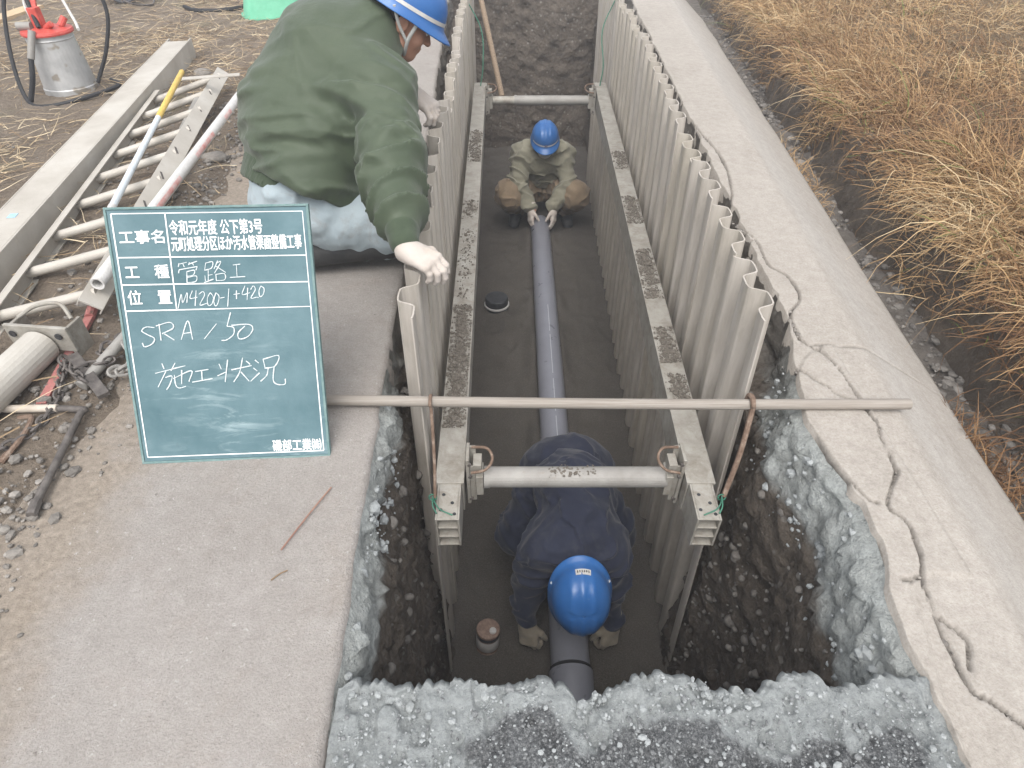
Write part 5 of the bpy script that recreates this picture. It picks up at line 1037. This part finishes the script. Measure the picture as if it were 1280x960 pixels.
# ---- kneeling man in the olive jacket on the path
def kneeling_man():
    pel = np.array((-.78, 2.20, .27)); mid = np.array((-.715, 2.29, .46)); chest = np.array((-.60, 2.38, .625)); nb = np.array((-.475, 2.44, .725)); hc = np.array((-.375, 2.47, .745))
    A = axes((.80, .22, -.52), (.45, .12, .9))
    Rs, Ls = np.array((-.425, 2.17, .60)), np.array((-.50, 2.62, .645)); Re, Rw = np.array((-.372, 1.895, .425)), np.array((-.312, 1.640, .332)); Lw = np.array((-.405, 2.63, .445))
    Le = np.array((-.575, 2.80, .43)); lat = nrm(Ls - Rs)
    Rh, Lh = pel + np.array((.03, -.12, -.02)), pel + np.array((.03, .12, -.02)); Rk, Ra = np.array((-.405, 2.10, .15)), np.array((-.70, 2.03, .085)); Lk, La = np.array((-.50, 2.46, .15)), np.array((-.86, 2.42, .085))
    B = Body()
    B.cap(pel, mid, .10, .11, .05, side=lat, f=1.25).cap(mid, chest, .11, .12, .05, side=lat, f=1.3).cap(chest, nb, .11, .06, .05).cap(Rs, Ls, .055, .055, .05)
    B.chain([Rs, Re, Rw, Rw + nrm((.86, -.48, -.2)) * .06], [.055, .042, .025, .010], .02).chain([Ls, Le, Lw, Lw + nrm((.75, -.45, -.32)) * .06], [.055, .042, .025, .010], .02)
    B.chain([Rh - np.array((0, 0, .06)), Rk, Ra], [.06, .05, .04], .015).chain([Lh - np.array((0, 0, .06)), Lk, La], [.06, .05, .04], .015).cap(La, La + np.array((-.1, 0, -.03)), .04, .03, .02).cap(Ra, Ra + np.array((-.1, 0, -.03)), .04, .03, .02)
    B.cap(nb, hc + np.array([0, -.02, -.05]) @ A, .058, .056, .03); head_prims(B, hc, A)
    root = mesh_obj('person', *B.mesh(.0055), M_SKIN, None, smooth=True, origin=(-.72, 2.2, 0))
    tag(root, 'man in olive green jacket and blue helmet kneeling at the trench edge', 'person')
    # jacket
    J = Body(); sp = nrm(chest - pel)
    J.cap(pel + sp * .02, mid, .185, .195, .06, side=lat, f=1.22).cap(mid, chest, .195, .175, .07, side=lat, f=1.26).cap(chest, nb - sp * .01, .16, .095, .08, side=lat, f=1.15)
    J.cap(Rs - np.array((.05, 0, 0)), Ls - np.array((.05, 0, 0)), .105, .105, .07).cap(mid + np.array((-.06, .02, .02)), chest + np.array((-.07, .03, .03)), .15, .13, .08, side=lat, f=1.3)
    J.chain([Rs + np.array((0, .03, .0)), Re, Rw + (Re - Rw) * .12], [.100, .088, .052], .045).cap(Re, Re + (Rw - Re) * .5, .088, .078, .03).chain([Ls, Le, Lw + (Le - Lw) * .15], [.098, .084, .056], .045)
    J.cap(pel + np.array((.09, -.09, .06)), mid + np.array((.10, -.07, .0)), .155, .165, .06, side=lat, f=1.15)
    J.cut(pel + sp * .0, -sp); J.ell(nb + sp * .10, (.07, .07, .07), None, .03, sub=True)
    f1 = folds([(Rs, Re, 1.1, .13), (Re + (Rs - Re) * .35, Rw, 1.5, .12), (Ls, Le, 1, .13), (pel - sp * .02, pel + sp * .30, 1.0, .4), (Rs - sp * .20 - lat * .05, Rs + lat * .16 - sp * .02, 1.4, .15), (chest + sp * .05, pel + sp * .2, .4, .4)], .018, 12, .006, 1, 5)
    part('jacket', J, .0065, M_OLIVE, root, f1)
    W = Body(); W.cap(pel - sp * .035, pel + sp * .035, .186, .194, .02, side=lat, f=1.22); W.cut(pel - sp * .045, -sp); W.cut(pel + sp * .045, sp)
    part('waistband', W, .006, M_OLIVERIB, root, lambda P: .003 * np.sin(np.arctan2((P - pel) @ np.cross(sp, lat), (P - pel) @ lat) * 95))
    C = Body(); cd = nrm(hc - nb + np.array([0, 0, .05])); C.cap(nb - cd * .03, nb + cd * .045, .088, .072, .02); C.cut(nb + cd * .055, cd); C.cap(nb, nb + cd * .2, .058, .058, .01, sub=True); part('collar', C, .005, M_OLIVERIB, root, lambda P: .002 * fbm(P * 30, 3, 5))
    Cf = Body(); wd = nrm(Rw - Re); Cf.cap(Rw - wd * .055, Rw - wd * .01, .050, .044, .01); part('cuff', Cf, .005, M_OLIVERIB, root)
    wl = nrm(Lw - Le); Cf = Body(); Cf.cap(Lw - wl * .05, Lw - wl * .01, .050, .044, .01); part('cuff', Cf, .005, M_OLIVERIB, root)
    # trousers
    T = Body(); T.cap(pel + np.array((-.02, -.05, -.045)), pel + np.array((-.02, .05, -.045)), .146, .146, .06).cap(Rh, Rk, .128, .100, .05).cap(Lh, Lk, .128, .100, .05).cap(Rh + np.array((-.02, .02, -.09)), Rh + np.array((.1, 0, -.08)), .085, .08, .06)
    T.cap(Lk, Lk + (La - Lk) * .35, .09, .078, .03); T.cap(Rk, Rk + (Ra - Rk) * .35, .09, .078, .03)
    T.cap(pel + sp * .155, chest, .155, .15, .01, side=lat, f=1.3, sub=True)
    f2 = folds([(Rh, Rk, 1, .16), (Lh, Lk, 1, .16), (Lk, La, 1, .12)], .018, 13, .012, 2, 6); part('trousers', T, .0065, M_PALEBLUE, root, f2)
    boot(root, (-.76, 2.02, .045), (-.86, 2.02, .03), (-.70, 2.03, .085), (-.45, 2.06, .105), M_BOOT, (0, 0, 1)); boot(root, La + np.array((-.06, 0, -.04)), La + np.array((-.16, 0, -.055)), La, La + np.array((.25, .02, .02)), M_BOOT)
    glove(root, Rw + np.array((.006, -.016, -.010)), (.86, -.48, -.16), (.10, -.16, .98), (0.4, 1, 0), M_GLOVE, curl=(.62, .75, .5), size=1.0, thumb=(.5, .4), cuff=Rw - Re)
    glove(root, Lw + np.array((.01, -.005, 0)), (.75, -.45, -.32), (.35, -.2, .9), (.3, -1, -.2), M_GLOVE, curl=(.7, .9, .7), size=1.08, thumb=(.5, .5), cuff=Lw - Le)
    eyes(root, hc, A); h = helmet(root, hc, A, stripe='all', strap=M_STRAP)
    H = Body(); H.ell(hc + np.array([0, -.02, .03]) @ A, (.079, .094, .098), A, .01); H.cap(hc + np.array([0, -.07, -.03]) @ A, hc + np.array([0, -.07, .02]) @ A, .045, .05, .03); H.cut(hc + np.array([0, .035, 0]) @ A, A[1]); H.cut(hc + np.array([0, 0, -.055]) @ A, -A[2])
    H.ell(hc + np.array([.08, .0, -.03]) @ A, (.02, .035, .035), A, .01, sub=True).ell(hc + np.array([-.08, .0, -.03]) @ A, (.02, .035, .035), A, .01, sub=True); part('hair', H, .005, M_HAIR, root)
kneeling_man()

# ---- bent worker in navy over the near end of the pipe
def bent_worker():
    cx = .247; pel = np.array((cx + .012, 1.86, -.93)); mid = np.array((cx + .01, 1.68, -.85)); chest = np.array((cx + .005, 1.50, -.85)); nb = np.array((cx + .006, 1.36, -.885)); hc = np.array((cx + .008, 1.262, -.925)); lat = np.array((1., 0, 0))
    A = axes((0.03, -.40, -.92), (0, -.9, .42)); sg = (-1, 1)
    sh = [np.array((cx + s * .128, 1.43, -.89)) for s in sg]; el = [np.array((cx + s * .170, 1.43, -1.13)) for s in sg]; wr = [np.array((cx + s * .185, 1.355, -1.325)) for s in sg]
    hip = [np.array((cx + s * .09, 1.88, -.97)) for s in sg]; kn = [np.array((cx + s * .225, 1.70, -1.19)) for s in sg]; an = [np.array((cx + s * .22, 1.97, -1.40)) for s in sg]
    B = Body(); B.cap(pel, mid, .10, .10, .05, side=lat, f=1.05).cap(mid, chest, .10, .10, .05, side=lat, f=1.05).cap(chest, nb, .09, .055, .04).cap(sh[0], sh[1], .05, .05, .04)
    for i in (0, 1): B.chain([sh[i], el[i], wr[i], wr[i] + np.array((0, -.03, -.08))], [.055, .042, .03, .024], .02).chain([hip[i], kn[i], an[i], an[i] + np.array((0, -.03, -.03))], [.07, .05, .032, .02], .02)
    B.cap(nb, hc + np.array([0, -.02, -.05]) @ A, .058, .056, .03); head_prims(B, hc, A)
    root = mesh_obj('person', *B.mesh(.0065), M_SKIN, None, smooth=True, origin=(cx, 1.8, FLOOR)); tag(root, 'worker in navy clothes and blue helmet bent over the pipe under the near strut', 'person')
    J = Body(); J.cap(pel + np.array((0, -.06, .01)), mid, .142, .138, .06, side=lat, f=1.05).cap(mid, chest, .138, .132, .06, side=lat, f=1.08).cap(chest, nb, .120, .080, .06, side=lat, f=1.1).cap(sh[0], sh[1], .080, .080, .07)
    for i in (0, 1): J.chain([sh[i], el[i], wr[i] + (el[i] - wr[i]) * .12], [.076, .062, .048], .04)
    sg_ = [(sh[i], el[i], 1, .12) for i in (0, 1)] + [(el[i], wr[i], 1.2, .1) for i in (0, 1)] + [(pel, chest, .8, .3), (chest, nb, .8, .3)]
    part('jacket', J, .0065, M_NAVY, root, folds(sg_, .020, 13, .012, 3, 6))
    C = Body(); cd = nrm(hc - nb); C.cap(nb - cd * .02, nb + cd * .04, .080, .068, .02); C.cut(nb + cd * .05, cd); C.cap(nb, nb + cd * .2, .056, .056, .01, sub=True); part('collar', C, .005, M_DARKCL, root)
    T = Body(); T.cap(pel + np.array((-.04, .02, 0)), pel + np.array((.04, .02, 0)), .140, .140, .06).cap(pel, pel + np.array((0, -.06, 0)), .142, .138, .05, side=lat, f=1.1)
    for i in (0, 1): T.chain([hip[i], kn[i], an[i] + (kn[i] - an[i]) * .25], [.115, .085, .068], .045)
    part('trousers', T, .007, M_NAVY, root, folds([(hip[i], kn[i], 1, .16) for i in (0, 1)] + [(kn[i], an[i], 1, .12) for i in (0, 1)], .016, 13, .010, 4, 6))
    for i in (0, 1):
        a = an[i]; boot(root, (a[0], a[1] + .06, FLOOR), (a[0] + .02 * sg[i], a[1] - .20, FLOOR), a, a + (kn[i] - a) * .4, M_BOOT)
        glove(root, wr[i] + np.array((0, -.005, -.01)), (-.12 * sg[i], -.55, -.80), (.45 * sg[i], -.65, .50), (-sg[i], -.3, 0), M_GLOVED, curl=(.7, .9, .7), size=1.02)
    eyes(root, hc, A); helmet(root, hc, A, stripe=False, strap=M_STRAP, sticker=True)
    H = Body(); H.ell(hc + np.array([0, -.02, .03]) @ A, (.079, .094, .098), A, .01); H.cut(hc + np.array([0, .03, 0]) @ A, A[1]); H.cut(hc + np.array([0, 0, -.05]) @ A, -A[2]); part('hair', H, .006, M_HAIR, root)
bent_worker()

# ---- crouching worker holding the far end of the pipe
def far_worker():
    cx = .262; pel = np.array((cx, 5.56, -1.22)); mid = np.array((cx, 5.48, -1.05)); chest = np.array((cx, 5.38, -.93)); nb = np.array((cx, 5.33, -.81)); hc = np.array((cx + .012, 5.27, -.735)); lat = np.array((1., 0, 0)); sg = (-1, 1)
    A = axes((.02, -.96, -.29), (0, -.26, .96))
    sh = [np.array((cx + s * .175, 5.38, -.875)) for s in sg]; el = [np.array((cx + s * .215, 5.22, -1.10)) for s in sg]; wr = [np.array((cx + s * .085, 5.09, -1.265)) for s in sg]
    hip = [np.array((cx + s * .09, 5.54, -1.25)) for s in sg]; kn = [np.array((cx + s * .29, 5.17, -1.16)) for s in sg]; an = [np.array((cx + s * .22, 5.38, -1.40)) for s in sg]
    B = Body(); B.cap(pel, mid, .12, .115, .05, side=lat, f=1.25).cap(mid, chest, .115, .12, .05, side=lat, f=1.3).cap(chest, nb, .1, .06, .05).cap(sh[0], sh[1], .055, .055, .05)
    for i in (0, 1): B.chain([sh[i], el[i], wr[i], wr[i] + np.array((0, -.04, -.06))], [.055, .042, .03, .024], .02).chain([hip[i], kn[i], an[i], an[i] + np.array((0, -.03, -.03))], [.075, .055, .032, .02], .03)
    B.cap(nb, hc + np.array([0, -.02, -.05]) @ A, .058, .056, .03); head_prims(B, hc, A)
    root = mesh_obj('person', *B.mesh(.0065), M_SKIN, None, smooth=True, origin=(cx, 5.4, FLOOR)); tag(root, 'worker in pale khaki jacket and blue helmet crouching to hold the pipe end', 'person')
    J = Body(); J.cap(pel + np.array((0, -.01, .03)), mid, .145, .145, .06, side=lat, f=1.2).cap(mid, chest, .145, .14, .06, side=lat, f=1.28).cap(chest, nb, .13, .085, .06, side=lat, f=1.2).cap(sh[0], sh[1], .080, .080, .06)
    for i in (0, 1): J.chain([sh[i], el[i], wr[i] + (el[i] - wr[i]) * .12], [.082, .072, .052], .04)
    J.ell(nb + np.array((0, -.06, .06)), (.07, .075, .075), None, .03, sub=True)
    part('jacket', J, .0065, M_KHAKI, root, folds([(sh[i], el[i], 1.2, .12) for i in (0, 1)] + [(el[i], wr[i], 1.2, .1) for i in (0, 1)] + [(pel, mid, .7, .3)], .022, 13, .013, 5, 6))
    C = Body(); cd = nrm(hc - nb); C.cap(nb - cd * .02, nb + cd * .04, .078, .070, .02); C.cut(nb + cd * .045, cd); C.cap(nb, nb + cd * .2, .056, .056, .01, sub=True); part('collar', C, .005, M_DARKCL, root)
    T = Body(); T.cap(pel + np.array((-.05, .02, -.02)), pel + np.array((.05, .02, -.02)), .14, .14, .06)
    for i in (0, 1): T.chain([hip[i], kn[i], an[i] + (kn[i] - an[i]) * .05], [.125, .108, .072], .045)
    part('trousers', T, .007, M_TAN, root, folds([(hip[i], kn[i], 1, .16) for i in (0, 1)] + [(kn[i], an[i], 1, .12) for i in (0, 1)], .018, 13, .011, 6, 6))
    for i in (0, 1):
        a = an[i]; boot(root, (a[0], a[1] + .06, FLOOR), (a[0] + .03 * sg[i], a[1] - .20, FLOOR), a, a + (kn[i] - a) * .4, M_BOOT)
        glove(root, wr[i] + np.array((.01 * sg[i], -.0, -.0)), (.05 * sg[i], -.50, -.86), (.9 * sg[i], -.35, .25), (-.2 * sg[i], -.8, .5), M_GLOVE, curl=(.3, .35, .3), size=1.02)
    eyes(root, hc, A); helmet(root, hc, A, stripe='front', strap=M_STRAP)
    H = Body(); H.ell(hc + np.array([0, -.02, .03]) @ A, (.079, .094, .098), A, .01); H.cut(hc + np.array([0, .03, 0]) @ A, A[1]); H.cut(hc + np.array([0, 0, -.05]) @ A, -A[2]); part('hair', H, .006, M_HAIR, root)
    K = Body(); L = lambda x, y, z: hc + np.array([x, y, z]) @ A
    K.ell(L(0, .052, -.082), (.056, .052, .038), A, .01); K.cut(L(0, 0, -.055), A[2]); part('face_mask', K, .004, M_WHITE, root)
far_worker()
